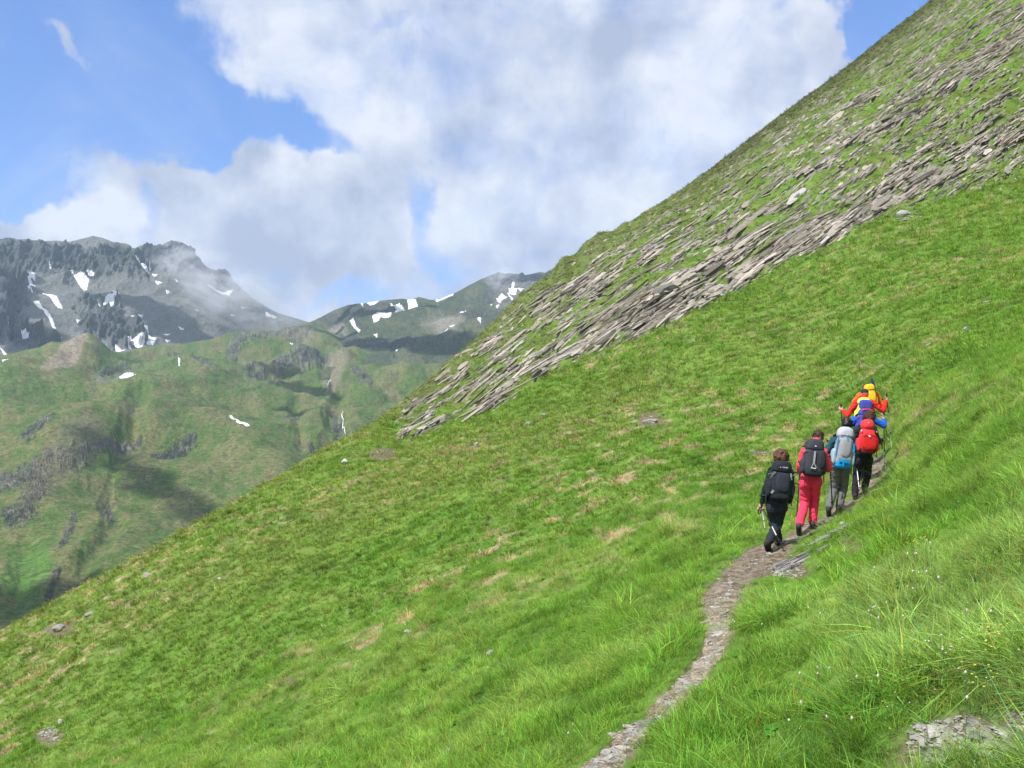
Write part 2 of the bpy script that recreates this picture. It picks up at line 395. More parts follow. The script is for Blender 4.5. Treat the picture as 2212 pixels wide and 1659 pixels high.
# bare stony patch low on the right, and brown soil spots
def spot(px, py, rx, ry): return sstep(1.2, .7, np.hypot((HPX - px) / rx, (HPY - py) / ry) + .35 * fbm2(HPX / 30, HPY / 20, 3))
soil = np.zeros_like(HX)
for a in [(2085, 1606, 150, 66), (1960, 1640, 60, 30), (1405, 908, 26, 17), (1648, 974, 34, 7), (822, 980, 36, 15), (105, 1588, 34, 22), (130, 1362, 30, 14), (1690, 1225, 60, 26), (628, 1480, 14, 10), (2200, 1560, 50, 30), (1850, 1180, 50, 16)]:
    soil = np.maximum(soil, spot(*a))
tint = lerp3(tint, np.array([.150, .115, .075]), soil * .9)
# relief
lump = .55 * sstep(4, 18, HD) + .25
relief_z = fbm2(HX / 6, HY / 8, 2) * .16 * lump + fbm2(HX / 1.4, HY / 1.8, 3) * .11 * lump + fbm2(HX / .35, HY / .4, 2) * .028
def tussock(x, y): return n2(x / .42 + 31, y / .50) + .5 * n2(x / .9, y / 1.1 + 12)
TUS = tussock(HX, HY) * sstep(34, 16, HD)
relief_z += .055 * np.clip(TUS, -.6, 1) * (1 - sstep(1.4, .9, HPATH / HHW))
terr = np.abs(((HZ + .5 * fbm2(HX / 5, HY / 5, 2)) / .55) % 1 - .5) * 2                 # cattle steps
relief_z += (terr - .5) * .10 * sstep(16, 30, HD) * sstep(-.2, .4, fbm2(HX / 14 + 9, HY / 18, 2)) * (1 - HZONE)
zn = HZONE * (fbm2(HX / 5 + 5, HY / 6, 3) * .6 + fbm2(HX / 1.2, HY / 1.5, 3) * .12)
relief_z += zn
_ca, _sa = math.cos(math.radians(-35)), math.sin(math.radians(-35))
st_u = HPX * _ca + HPY * _sa; st_v = -HPX * _sa + HPY * _ca
strat = 1 - np.abs(n2(st_u / 130, st_v / 9)) * 2.2 + .5 * (1 - np.abs(n2(st_u / 60, st_v / 4.2)) * 2.2)
relief_z += HR * strat * .26
relief_z -= pm * .05 + soil * .04 * (HD < 20)
crest = sstep(0, 30, HPY - _s[None])
relief_z *= .25 + .75 * crest
HZ = HZ + relief_z
# knolls on the skyline
for kx, r, h in ((1290, 26, 1.0), (1215, 18, .9), (1262, 14, .6), (1345, 10, .4), (385, 8, .3)):
    HZ += h * np.exp(-((HPX - kx) / r) ** 2) * sstep(60, 0, HPY - _s[None])
# the far side of the crest falls away
bx, by, bz, bt = [HX], [HY], [HZ], [tint]
for k in range(1, 14):
    f = 1 + .004 * k * k
    bx.append(HX[-1:] * f); by.append(HY[-1:] * f); bz.append(HZ[-1:] - .75 * (HY[-1:] * (f - 1)) - .02 * k * k); bt.append(tint[-1:])
hill = grid_mesh('hillside', np.concatenate(bx), np.concatenate(by), np.concatenate(bz), M_near, {'tint': np.concatenate(bt)},
                 'steep green alpine meadow rising to the right with bands of rock')

def hidx(px, py):
    """grid indices of the slope point that lies at (px, py)"""
    c = (px - HC[0]) / 2.6; s0 = np.interp(px, HC, _s)
    r = (py - 1990) / (s0 - 1990) * (len(_t) - 1)
    return r, c
def samp(A, r, c):
    r = np.clip(r, 0, A.shape[0] - 1.001); c = np.clip(c, 0, A.shape[1] - 1.001)
    i = r.astype(int); j = c.astype(int); u = r - i; v = c - j
    if A.ndim == 3: u = u[..., None]; v = v[..., None]
    return (A[i, j] * (1 - u) + A[i + 1, j] * u) * (1 - v) + (A[i, j + 1] * (1 - u) + A[i + 1, j + 1] * u) * v
def hit(px, py):
    r, c = hidx(np.array([px], float), np.array([py], float))
    return Vector((float(samp(HX, r, c)[0]), float(samp(HY, r, c)[0]), float(samp(HZ, r, c)[0])))
def ground(x, y):
    """height of the slope at world (x, y)"""
    px = CX + x / y * F; c = int(round(np.clip((px - HC[0]) / 2.6, 0, len(HC) - 1)))
    return float(np.interp(y, HY[:, c], HZ[:, c]))
GX = np.gradient(HX, axis=0), np.gradient(HX, axis=1); GY = np.gradient(HY, axis=0), np.gradient(HY, axis=1)
_bz = (CY - HPY) / F * HD; GZ = np.gradient(_bz, axis=0), np.gradient(_bz, axis=1)
HN = np.cross(np.stack([GX[1], GY[1], GZ[1]], -1), np.stack([GX[0], GY[0], GZ[0]], -1)); HN /= np.linalg.norm(HN, axis=-1)[..., None] + 1e-12
# ================================================================== far terrain: three bodies of rock and grass
def layer(cols, sil_pts, ctl, bottom, rows):
    sx_ = np.array([a for a, _ in sil_pts], float); sy_ = np.array([b for _, b in sil_pts], float)
    s = np.interp(cols, sx_, sy_); t = np.linspace(0, 1, rows)
    PX = np.broadcast_to(cols, (rows, len(cols))).copy(); PY = bottom + (s[None] - bottom) * t[:, None]
    D = TPS(ctl)(PX, PY); bad = int((np.diff(D, axis=0) < 0).sum()); print('layer inversions', bad, D.min(), D.max())
    D = np.maximum.accumulate(D, axis=0)
    return PX, PY, (PX - CX) / F * D, D, (CY - PY) / F * D, s
def normals(X, Y, Z):
    a = np.stack([np.gradient(X, axis=1), np.gradient(Y, axis=1), np.gradient(Z, axis=1)], -1)
    b = np.stack([np.gradient(X, axis=0), np.gradient(Y, axis=0), np.gradient(Z, axis=0)], -1)
    n = np.cross(a, b); return n / (np.linalg.norm(n, axis=-1)[..., None] + 1e-9)
def back(X, Y, Z, tint, drop=.7, step=.006, n=10):
    bx, by, bz, bt = [X], [Y], [Z], [tint]
    for k in range(1, n):
        f = 1 + step * k * k ** .5
        bx.append(X[-1:] * f); by.append(Y[-1:] * f); bz.append(Z[-1:] - drop * (Y[-1:] * (f - 1))); bt.append(tint[-1:])
    return np.concatenate(bx), np.concatenate(by), np.concatenate(bz), np.concatenate(bt)
A3 = lambda *c: np.array(c)
def base_color(c, shape): return np.broadcast_to(np.array(c), shape + (3,)).copy()

# ---- rocky massif
MS = [(-320, 600), (-150, 560), (-60, 540), (0, 521), (25, 516), (45, 515), (80, 518), (120, 519), (150, 521), (170, 517), (200, 510), (220, 514), (245, 525), (270, 526), (290, 534), (305, 531),
      (330, 536), (345, 533), (362, 524), (380, 521), (398, 527), (412, 540), (430, 562), (448, 578), (465, 586), (476, 586), (484, 580), (493, 588), (505, 608), (520, 622), (545, 645), (570, 660), (600, 676), (640, 688), (680, 700), (760, 720), (900, 760)]
MC = [(-300, 600, 2900), (-150, 560, 2950), (0, 521, 3000), (200, 515, 3150), (380, 525, 3300), (500, 600, 3350), (650, 690, 3500), (900, 755, 3800), (0, 620, 2650), (200, 620, 2850), (400, 640, 3000),
      (0, 700, 2350), (200, 700, 2500), (400, 700, 2750), (550, 720, 3050), (-300, 700, 2350), (0, 800, 2050), (250, 800, 2150), (500, 790, 2600), (750, 790, 3100), (250, 900, 1900), (-300, 850, 1900), (700, 900, 2700)]
mcols = np.arange(-300, 860, 1.5)
MX_, MY_, X, Y, Z, ms = layer(mcols, MS, MC, 880, 330)
N = normals(X, Y, Z)
cut = sstep(0, 16, MY_ - ms[None])
cliff = np.zeros_like(X)
CL = [([(0, 560), (60, 545), (130, 560), (200, 575), (250, 560), (300, 565), (400, 555)], 34), ([(20, 540), (40, 600), (30, 660), (0, 700)], 34), ([(180, 660), (250, 690), (300, 720)], 20), ([(190, 700), (265, 720)], 26),
      ([(220, 655), (250, 660)], 12), ([(470, 600), (500, 625)], 16), ([(60, 720), (120, 750)], 18), ([(0, 680), (40, 730)], 18), ([(300, 560), (350, 580)], 14)]
for pl, hw in CL:
    d, _ = polydist(MX_, MY_, pl); cliff = np.maximum(cliff, sstep(hw * 1.2, hw * .4, d + 12 * fbm2(MX_ / 22, MY_ / 22, 3)))
rn = ridge3(X / 130, Y / 220, Z / 260, 5, .6); rn2 = ridge3(X / 34, Y / 70, Z / 60, 4, .6)
gul = 1 - 2 * np.abs(n2(X / 70 + .12 * rn, Z / 900)); sm = fbm3(X / 260, Y / 300, Z / 200, 4)
amp = (cliff * (30 * (rn - .9) + 11 * (rn2 - .8)) + 18 * sm + (1 - cliff) * (6 * gul + 1.6 * rn2)) * (.30 + .70 * cut)
X = X + N[..., 0] * amp; Y = Y + N[..., 1] * amp; Z = Z + N[..., 2] * amp
sc_ = fbm2(MX_ / 6, MY_ / 6, 3); big = fbm2(MX_ / 60, MY_ / 40, 3)
tm = base_color((.145, .150, .142), X.shape)
tm = lerp3(tm, A3(.120, .135, .098), sstep(-.1, .6, big + .4 * sc_) * .4)
tm = lerp3(tm, A3(.066, .074, .076), cliff * .9)
tm = lerp3(tm, A3(.055, .075, .040), cliff * sstep(0, .5, sc_ + big) * .6)
tm = lerp3(tm, A3(.19, .187, .175), sstep(.2, .6, sc_) * (1 - cliff) * .5)
tm *= (1 + .25 * fbm2(MX_ / 2.5, MY_ / 2.5, 2))[..., None]
M_LAY = (MX_, MY_, X, Y, Z, mcols, 880, ms, 330)
grid_mesh('mountain', *back(X, Y, Z, tm)[:3], M_far, {'tint': back(X, Y, Z, tm)[3]}, 'grey craggy mountain massif with snow in its gullies')

# ---- ridge to the right of the saddle
RS = [(500, 760), (600, 722), (650, 702), (675, 693), (700, 680), (725, 668), (750, 658), (790, 654), (830, 648), (870, 645), (885, 648), (905, 642), (930, 648), (950, 647), (980, 634), (1010, 618), (1040, 602), (1060, 594), (1078, 588),
      (1090, 592), (1100, 590), (1120, 592), (1128, 588), (1134, 594), (1150, 592), (1165, 588), (1178, 590), (1205, 572), (1240, 556), (1400, 500)]
RC = [(500, 760, 3300), (675, 693, 3300), (780, 655, 3000), (900, 645, 3000), (1080, 588, 3300), (1205, 572, 3700), (1400, 505, 3900), (700, 740, 2700), (800, 710, 2550), (950, 700, 2500), (1100, 650, 2700), (1250, 650, 3000),
      (700, 780, 2200), (850, 760, 2150), (1000, 750, 2100), (1150, 740, 2300), (600, 860, 1900), (800, 860, 1750), (1000, 860, 1700), (1200, 860, 1900)]
rcols = np.arange(520, 1330, 1.5)
RX_, RY_, X, Y, Z, rs = layer(rcols, RS, RC, 900, 300)
N = normals(X, Y, Z); cut = sstep(0, 14, RY_ - rs[None])
crag = np.zeros_like(X)
for pl, hw in [([(760, 665), (880, 660)], 12), ([(1080, 610), (1180, 620)], 26), ([(720, 740), (850, 735), (900, 728)], 12), ([(1000, 680), (1080, 690)], 16), ([(700, 690), (780, 700)], 10), ([(1050, 640), (1120, 600)], 16)]:
    d, _ = polydist(RX_, RY_, pl); crag = np.maximum(crag, sstep(hw * 1.3, hw * .3, d + 10 * fbm2(RX_ / 20, RY_ / 16, 3)))
rn = ridge3(X / 120, Y / 200, Z / 200, 5, .6); sm = fbm3(X / 330, Y / 400, Z / 250, 4)
amp = (crag * 8 * (rn - .9) + 30 * sm + 3.5 * (rn - .9)) * (.10 + .90 * cut)
X = X + N[..., 0] * amp; Y = Y + N[..., 1] * amp; Z = Z + N[..., 2] * amp
big = fbm2(RX_ / 50, RY_ / 26, 3); sc_ = fbm2(RX_ / 6, RY_ / 5, 3)
tr = base_color((.055, .074, .040), X.shape)  # grey-green base, darkened to carry cloud shadow in the ridge colour
tr = lerp3(tr, A3(.115, .120, .070), sstep(-.1, .7, big) * .6)
tr = lerp3(tr, A3(.06, .065, .062), crag * .85)
scree = sstep(30, 6, np.hypot((RX_ - 960) / 2.2, (RY_ - 700)) + 10 * big) + sstep(16, 4, np.hypot((RX_ - 725) / 2, (RY_ - 706)) + 8 * big)
tr = lerp3(tr, A3(.25, .225, .19), np.clip(scree, 0, 1) * .7)
tr = lerp3(tr, A3(.17, .17, .16), sstep(1040, 1100, RX_) * sstep(690, 650, RY_) * .6)
tr *= (1 + .3 * sc_)[..., None]
R_LAY = (RX_, RY_, X, Y, Z, rcols, 900, rs, 300)
grid_mesh('ridge', *back(X, Y, Z, tr)[:3], M_far, {'tint': back(X, Y, Z, tr)[3]}, 'green and grey ridge with snow beyond the saddle')

# ---- green hills and the valley in front of them
VS = [(-340, 880), (-150, 815), (0, 768), (60, 757), (100, 750), (150, 741), (180, 739), (210, 742), (240, 756), (270, 758), (330, 748), (400, 742), (450, 732), (490, 720), (510, 713), (560, 712), (600, 714), (640, 706), (670, 701), (700, 712), (740, 727),
      (790, 738), (850, 745), (950, 745), (1060, 745), (1300, 700)]
VC = [(-300, 870, 1750), (0, 768, 1850), (100, 750, 1900), (200, 741, 2050), (270, 758, 2150), (400, 742, 2350), (510, 713, 2550), (660, 702, 2950), (790, 738, 2600), (950, 745, 2450), (1250, 705, 2500),
      (100, 820, 1500), (280, 830, 1600), (450, 800, 1800), (600, 800, 1900), (800, 800, 1950), (1000, 820, 1900), (-300, 980, 1050), (0, 900, 1100), (150, 900, 1150), (300, 890, 1260), (450, 880, 1400), (600, 900, 1380), (750, 920, 1300),
      (900, 880, 1500), (-300, 1150, 720), (0, 1040, 790), (150, 1040, 800), (300, 1040, 860), (450, 1050, 920), (650, 980, 1120), (200, 1180, 620), (0, 1200, 590), (0, 1350, 470), (-300, 1400, 430), (150, 1320, 490),
      (400, 1200, 610), (700, 1100, 760), (1000, 1100, 800), (1250, 1100, 850), (500, 1450, 400), (1200, 1450, 450), (0, 1650, 330), (1200, 1650, 350), (-300, 1650, 330)]
vcols = np.arange(-320, 1240, 1.35)
VX_, VY_, X, Y, Z, vs = layer(vcols, VS, VC, 1640, 780)
N = normals(X, Y, Z); cut = sstep(0, 18, VY_ - vs[None])
crag = np.zeros_like(X)
VCR = [([(503, 752), (512, 735), (530, 726)], 15), ([(530, 733), (600, 729), (665, 722)], 13), ([(600, 782), (640, 778), (700, 775)], 12), ([(545, 800), (580, 805), (600, 825)], 15), ([(210, 800), (240, 795), (275, 800)], 9), ([(355, 782), (390, 782)], 9), ([(410, 785), (465, 798)], 5),
       ([(0, 1045), (50, 1030), (100, 1010), (60, 1090), (20, 1110)], 20), ([(130, 1005), (180, 990)], 13), ([(230, 1060), (240, 1100)], 14), ([(125, 1240), (105, 1280), (90, 1300)], 7), ([(330, 980), (420, 970)], 8),
       ([(190, 980), (300, 950)], 6), ([(780, 745), (850, 765), (890, 770)], 9), ([(720, 895), (735, 930)], 9), ([(640, 900), (615, 905)], 6), ([(670, 965), (680, 975)], 7), ([(60, 960), (110, 930)], 12), ([(760, 815), (800, 830)], 7), ([(160, 1110), (130, 1190)], 8), ([(860, 775), (890, 765)], 10)]
for pl, hw in VCR:
    d, _ = polydist(VX_, VY_, pl); crag = np.maximum(crag, sstep(hw * 1.4, hw * .3, d + .55 * hw * fbm2(VX_ / 14, VY_ / 12, 3)))
rn = ridge3(X / 60, Y / 110, Z / 90, 5, .6); sm = fbm2(X / 210 + 4, Y / 330, 4, .5); sm2 = fbm2(X / 60, Y / 80, 4, .55)
dfac = np.clip(Y / 1500, .3, 1.3)
amp = (crag * 4.5 * (rn - .7) * dfac + 24 * sm * dfac + 3.5 * sm2 * dfac + .5 * (rn - .9) * dfac) * (.15 + .85 * cut)
gully = np.zeros_like(X)
for pl, hw, dp in [([(300, 880), (285, 940), (240, 1010), (235, 1060), (250, 1120), (205, 1200), (160, 1260), (95, 1300)], 18, 14), ([(735, 850), (715, 900), (735, 940), (690, 980)], 14, 16), ([(640, 880), (650, 960)], 12, 8), ([(60, 1180), (40, 1300)], 24, 12), ([(700, 770), (720, 830)], 12, 12), ([(210, 1000), (300, 1060), (440, 1110)], 30, 12)]:
    d, _ = polydist(VX_, VY_, pl); gully = np.maximum(gully, dp * sstep(hw * 2, 0, d + 6 * fbm2(VX_ / 30, VY_ / 30, 2)))
bulge = 22 * np.exp(-(polydist(VX_, VY_, [(130, 960), (300, 870), (420, 900), (520, 980), (600, 1030)])[0] / 60) ** 2) + 16 * np.exp(-(polydist(VX_, VY_, [(0, 850), (120, 790), (190, 760)])[0] / 40) ** 2)
Z = Z + amp + (bulge - gully) * dfac * cut
Y = Y - crag * dfac * (4 * (rn - .7) + 2.0 * fbm2(VX_ / 4, VY_ / 5, 3))
Z = Z + crag * dfac * 1.6 * fbm2(VX_ / 3 + 8, VY_ / 3, 2) + .9 * dfac * fbm2(X / 14, Y / 24, 3)
big = fbm2(VX_ / 90, VY_ / 50, 3); sc_ = fbm2(VX_ / 9, VY_ / 6, 4, .6); med = fbm2(VX_ / 32, VY_ / 18, 3)
tv = base_color((.078, .128, .032), X.shape)
tv = lerp3(tv, A3(.150, .155, .065), sstep(-.35, .55, big + .5 * med) * .8)
tv = lerp3(tv, A3(.140, .125, .068), sstep(.15, .9, med - .5 * big) * .45)
tv = lerp3(tv, A3(.055, .105, .028), sstep(.15, .8, -med + .3 * sc_) * .4)
tv = lerp3(tv, A3(.075, .18, .03), sstep(90, 10, np.hypot((VX_ - 70), (VY_ - 1230) / 1.4) + 30 * big) * .6)
crk = lerp3(base_color((.036, .042, .042), X.shape), A3(.15, .155, .14), np.clip(sstep(.5, 1.6, rn) * .55 + sstep(0, .6, sc_) * .45, 0, 1))
crw = (np.clip(crag * 1.1, 0, 1) * sstep(-.9, .1, sc_ + .3) * .92)[..., None]; tv = tv * (1 - crw) + crk * crw
spk = fbm2(VX_ / 11 + 5, VY_ / 4.5, 4, .6); tv = lerp3(tv, A3(.075, .080, .060), sstep(.28, .6, spk) * sstep(-.1, .6, big + .6 * med) * .55); tv = lerp3(tv, A3(.24, .23, .20), sstep(.55, .85, fbm2(VX_ / 3.5, VY_ / 2.6, 2)) * .35)
def vpoly(poly, c, soft, w):
    global tv
    m = softpoly(VX_ + 5 * sc_, VY_ + 4 * med, poly, soft); tv = lerp3(tv, A3(*c), m * w)
vpoly([(85, 815), (100, 790), (140, 760), (190, 745), (190, 765), (150, 790), (105, 818)], (.26, .215, .175), 3, .85)
vpoly([(185, 845), (215, 815), (275, 812), (262, 850)], (.17, .17, .16), 6, .7)
vpoly([(690, 790), (720, 770), (755, 785), (735, 830), (705, 850)], (.22, .19, .16), 6, .6)
vpoly([(70, 1010), (190, 920), (230, 960), (110, 1050), (40, 1100)], (.13, .12, .085), 14, .6)
vpoly([(560, 735), (650, 722), (700, 735), (640, 755)], (.20, .18, .15), 6, .5)
tv = tv * (1 + .16 * sc_ + .16 * fbm2(VX_ / 2.6, VY_ / 1.7, 2))[..., None] * A3(.99, .98, .92)
V_LAY = (VX_, VY_, X, Y, Z, vcols, 1640, vs, 780)
bk = back(X, Y, Z, tv, .5, .012, 8)
grid_mesh('hills', *bk[:3], M_far, {'tint': bk[3]}, 'hummocky green hills and valley side below the mountain')
def lay_hit(L, px, py):
    PXl, PYl, X, Y, Z, cols, bot, s, rows = L
    c = (px - cols[0]) / (cols[1] - cols[0]); t = (py - bot) / (np.interp(px, cols, s) - bot)
    r = np.array([t * (rows - 1)]); c = np.array([c], float)
    return Vector((float(samp(X, r, c)[0]), float(samp(Y, r, c)[0]), float(samp(Z, r, c)[0])))

# ---- snow patches: sheets of old snow lying in the hollows
M_snow, t, b = mat('old_snow')
nz = t.noise(t.new('ShaderNodeNewGeometry').outputs['Position'], .12, 4, .6)
t.l.new(t.mix(nz, (.62, .62, .62), (.82, .83, .84)), b.inputs['Base Color']); b.inputs['Roughness'].default_value = .6
Z2 = lambda L: [((x / 3.16) / 1.009, (480 + y / 3.16) / 1.009) for x, y in L]
Z3 = lambda L: [((600 + x / 3.16) / 1.009, (540 + y / 3.16) / 1.009) for x, y in L]
def snow(lay, poly, pad=.9):
    PXl, PYl, X, Y, Z = lay[:5]
    xs = [p[0] for p in poly]; ys = [p[1] for p in poly]
    cols, bot, s, rows = lay[5:]
    # a fine local grid resampled from the layer
    gx = np.arange(min(xs) - 2, max(xs) + 2.5, .55); gy = np.arange(min(ys) - 2, max(ys) + 2.5, .55)
    A, B = np.meshgrid(gx, gy); c = (A - cols[0]) / (cols[1] - cols[0]); r = (B - bot) / (np.interp(A, cols, s) - bot) * (rows - 1)
    d, _ = polydist(A, B, poly + [poly[0]]); sd = np.where(inpoly(A, B, poly), d, -d) + pad + .8 * fbm2(A / 3, B / 3, 2)
    keep = (sd > 0) & (r < rows - 1.5)
    P = np.stack([samp(X, r, c), samp(Y, r, c), samp(Z, r, c)], -1)
    lift = np.clip(sd, 0, 1.5)[..., None] * A3(.99, .98, .92)
    P = P + lift * A3(0, -1.0, 1.0) * 1.2
    k = keep[:-1, :-1] & keep[1:, :-1] & keep[:-1, 1:] & keep[1:, 1:]
    idx = np.arange(A.size).reshape(A.shape); q = np.stack([idx[:-1, :-1], idx[:-1, 1:], idx[1:, 1:], idx[1:, :-1]], -1)[k]
    if not len(q): return [], []
    u, inv = np.unique(q, return_inverse=True)
    return P.reshape(-1, 3)[u], inv.reshape(q.shape)
BIG = [
    (M_LAY, Z2([(295, 500), (340, 510), (380, 545), (428, 625), (400, 622), (350, 575)]), 'long white snow strip slanting down the left scree of the grey mountain'),
    (M_LAY, Z2([(230, 583), (265, 590), (330, 680), (383, 750), (365, 745), (300, 670)]), 'thinner snow streak below the long strip, beside the dark left cliff'),
    (M_LAY, Z2([(515, 378), (570, 375), (612, 405), (600, 470), (585, 468), (545, 415)]), 'tapering snow patch under the middle of the summit cliffs'),
    (M_LAY, Z2([(745, 530), (790, 545), (775, 628), (740, 615), (715, 590)]), 'upright snow patch on scree in the centre of the mountain face'),
    (M_LAY, Z2([(930, 300), (1010, 318), (1028, 352), (985, 340)]), 'snow wedge under the right-hand summit of the mountain'),
    (M_LAY, Z2([(905, 775), (995, 835), (985, 850), (945, 845)]), 'slanting snow patch at the foot of the scree above the green hills'),
    (M_LAY, Z2([(1005, 775), (1080, 810), (1060, 842), (1015, 838), (1040, 815)]), 'hooked snow patch at the foot of the scree'),
    (M_LAY, Z2([(800, 840), (862, 893), (850, 905), (820, 905)]), 'lowest snow wedge on the mountain, touching the green crest'),
    (M_LAY, Z2([(1480, 490), (1560, 515), (1590, 550), (1525, 520)]), 'narrow snow strip below the small tooth on the falling ridge'),
    (M_LAY, Z2([(1830, 640), (1910, 662), (1895, 672), (1835, 662)]), 'faint snow patch near the saddle in the mist'),
    (V_LAY, Z2([(830, 1085), (875, 1075), (915, 1105), (935, 1150), (957, 1165), (915, 1170), (860, 1135)]), 'bright snow patch lying alone in a green hollow below the mountain'),
    (V_LAY, Z2([(15, 1030), (130, 988), (60, 1035), (20, 1045)]), 'thin snow patch on the green crest at the left edge'),
    (V_LAY, Z2([(1585, 1470), (1600, 1470), (1645, 1520), (1718, 1555), (1700, 1560), (1650, 1535), (1635, 1528)]), 'narrow snow streak low in the green valley, in a gully'),
    (R_LAY, Z3([(670, 470), (715, 435), (720, 455), (800, 450), (790, 470), (720, 470), (700, 497), (675, 497)]), 'L-shaped snow field on the dark slope of the right-hand ridge'),
    (R_LAY, Z3([(815, 395), (850, 378), (895, 400), (880, 430), (825, 448), (840, 420)]), 'rounded snow field under the crest of the right-hand ridge'),
    (R_LAY, Z3([(910, 355), (965, 360), (980, 400), (940, 408), (920, 390)]), 'snow field touching the notch in the right-hand ridge'),
    (R_LAY, Z3([(635, 378), (715, 362), (690, 378), (650, 385)]), 'thin snow rim along the left crest of the ridge'),
    (R_LAY, Z3([(1105, 347), (1225, 302), (1224, 325), (1110, 370)]), 'straight snow streak along the rising crest of the ridge'),
    (R_LAY, Z3([(1525, 345), (1560, 315), (1595, 335), (1545, 355)]), 'snow patch on scree below the rocky peak beside the near slope'),
    (R_LAY, Z3([(1605, 290), (1660, 300), (1655, 325), (1615, 310)]), 'middle snow patch of the group below the rocky peak'),
    (R_LAY, Z3([(525, 518), (550, 515), (552, 540), (578, 555), (570, 565), (535, 538)]), 'small bent snow patch low on the ridge, left of the big snow fields'),
]
for L, poly, lab in BIG:
    v, f = snow(L, poly, 3.0 if 'alone in a green hollow' in lab else 1.5)
    if len(f): tag(poly_mesh('snow_patch', v, f, M_snow, True), lab, 'snow patch', 'old snow patches on the mountains')
SMALL = [(M_LAY, Z2(p)) for p in [[(195, 325), (240, 360), (243, 395), (205, 385)], [(180, 395), (210, 395), (265, 470), (205, 420)], [(180, 480), (215, 480), (232, 522)], [(590, 335), (650, 358), (645, 382), (610, 375)],
         [(480, 345), (505, 350), (505, 370)], [(775, 485), (820, 487), (812, 515)], [(750, 510), (785, 495), (785, 525)], [(905, 675), (980, 672), (970, 700), (930, 698)], [(985, 732), (1015, 735), (1018, 755)],
         [(860, 825), (920, 858), (895, 862)], [(148, 775), (200, 790), (198, 800), (165, 800)], [(0, 878), (60, 918), (20, 905)], [(55, 705), (85, 745), (65, 740)], [(1070, 415), (1115, 435), (1090, 437)], [(1145, 475), (1175, 488), (1155, 493)],
         [(1228, 737), (1265, 752), (1240, 757)], [(1485, 585), (1540, 620), (1520, 615)], [(1430, 450), (1480, 485), (1455, 475)], [(1030, 305), (1045, 320), (1035, 322)], [(1050, 375), (1080, 388), (1065, 390)], [(1130, 780), (1170, 785), (1150, 792)],
         [(1145, 815), (1175, 825), (1155, 828)], [(1200, 428), (1220, 438), (1208, 440)], [(1575, 673), (1600, 682), (1585, 684)], [(340, 290), (360, 318), (350, 316)], [(525, 700), (550, 705), (535, 715)], [(675, 605), (692, 622), (682, 622)], [(1650, 612), (1675, 618), (1660, 622)], [(1340, 640), (1360, 650), (1345, 650)], [(408, 780), (425, 793), (415, 793)]]]
SMALL += [(V_LAY, Z2(p)) for p in [[(1228, 1020), (1245, 1022), (1235, 1050)], [(1840, 735), (1870, 740), (1850, 745)], [(2000, 893), (2020, 905), (2010, 908)]]]
SMALL += [(R_LAY, Z3(p)) for p in [[(585, 380), (605, 380), (600, 395)], [(1635, 230), (1650, 228), (1640, 285), (1625, 290)], [(1665, 300), (1710, 293), (1690, 318)], [(1600, 310), (1640, 350), (1630, 352)], [(1275, 460), (1315, 447), (1300, 462), (1280, 468)], [(1205, 565), (1240, 555), (1235, 572), (1215, 573)],
         [(1165, 590), (1190, 580), (1185, 588)], [(1395, 535), (1420, 540), (1415, 565), (1400, 555)], [(525, 680), (555, 685), (550, 692)], [(670, 572), (692, 567), (690, 575)], [(1475, 370), (1495, 372), (1488, 385)], [(1520, 395), (1540, 398), (1530, 408)], [(795, 382), (810, 385), (800, 392)], [(820, 678), (840, 680), (830, 685)], [(295, 705), (320, 708), (315, 716)]]]
VV, FF, n0 = [], [], 0
for L, poly in SMALL:
    v, f = snow(L, poly, 1.0)
    if len(f): VV.append(v); FF.append(f + n0); n0 += len(v)
tag(poly_mesh('snow', np.concatenate(VV), np.concatenate(FF), M_snow, True), 'scattered small scraps of old snow on the mountain faces', kind='stuff')
# two thin cascades in the valley
for pl, lab in (([(741, 893), (738, 900), (742, 906), (740, 914), (744, 922), (746, 931)], 'lower white cascade in the dark gully of the valley'), ([(714, 805), (712, 815), (711, 828), (708, 838)], 'upper faint cascade below the crags of the valley head')):
    poly = [(x - .9, y) for x, y in pl] + [(x + .9, y) for x, y in reversed(pl)]
    v, f = snow(V_LAY, poly, .25)
    if len(f): tag(poly_mesh('waterfall', v, f, M_snow, True), lab, 'waterfall')

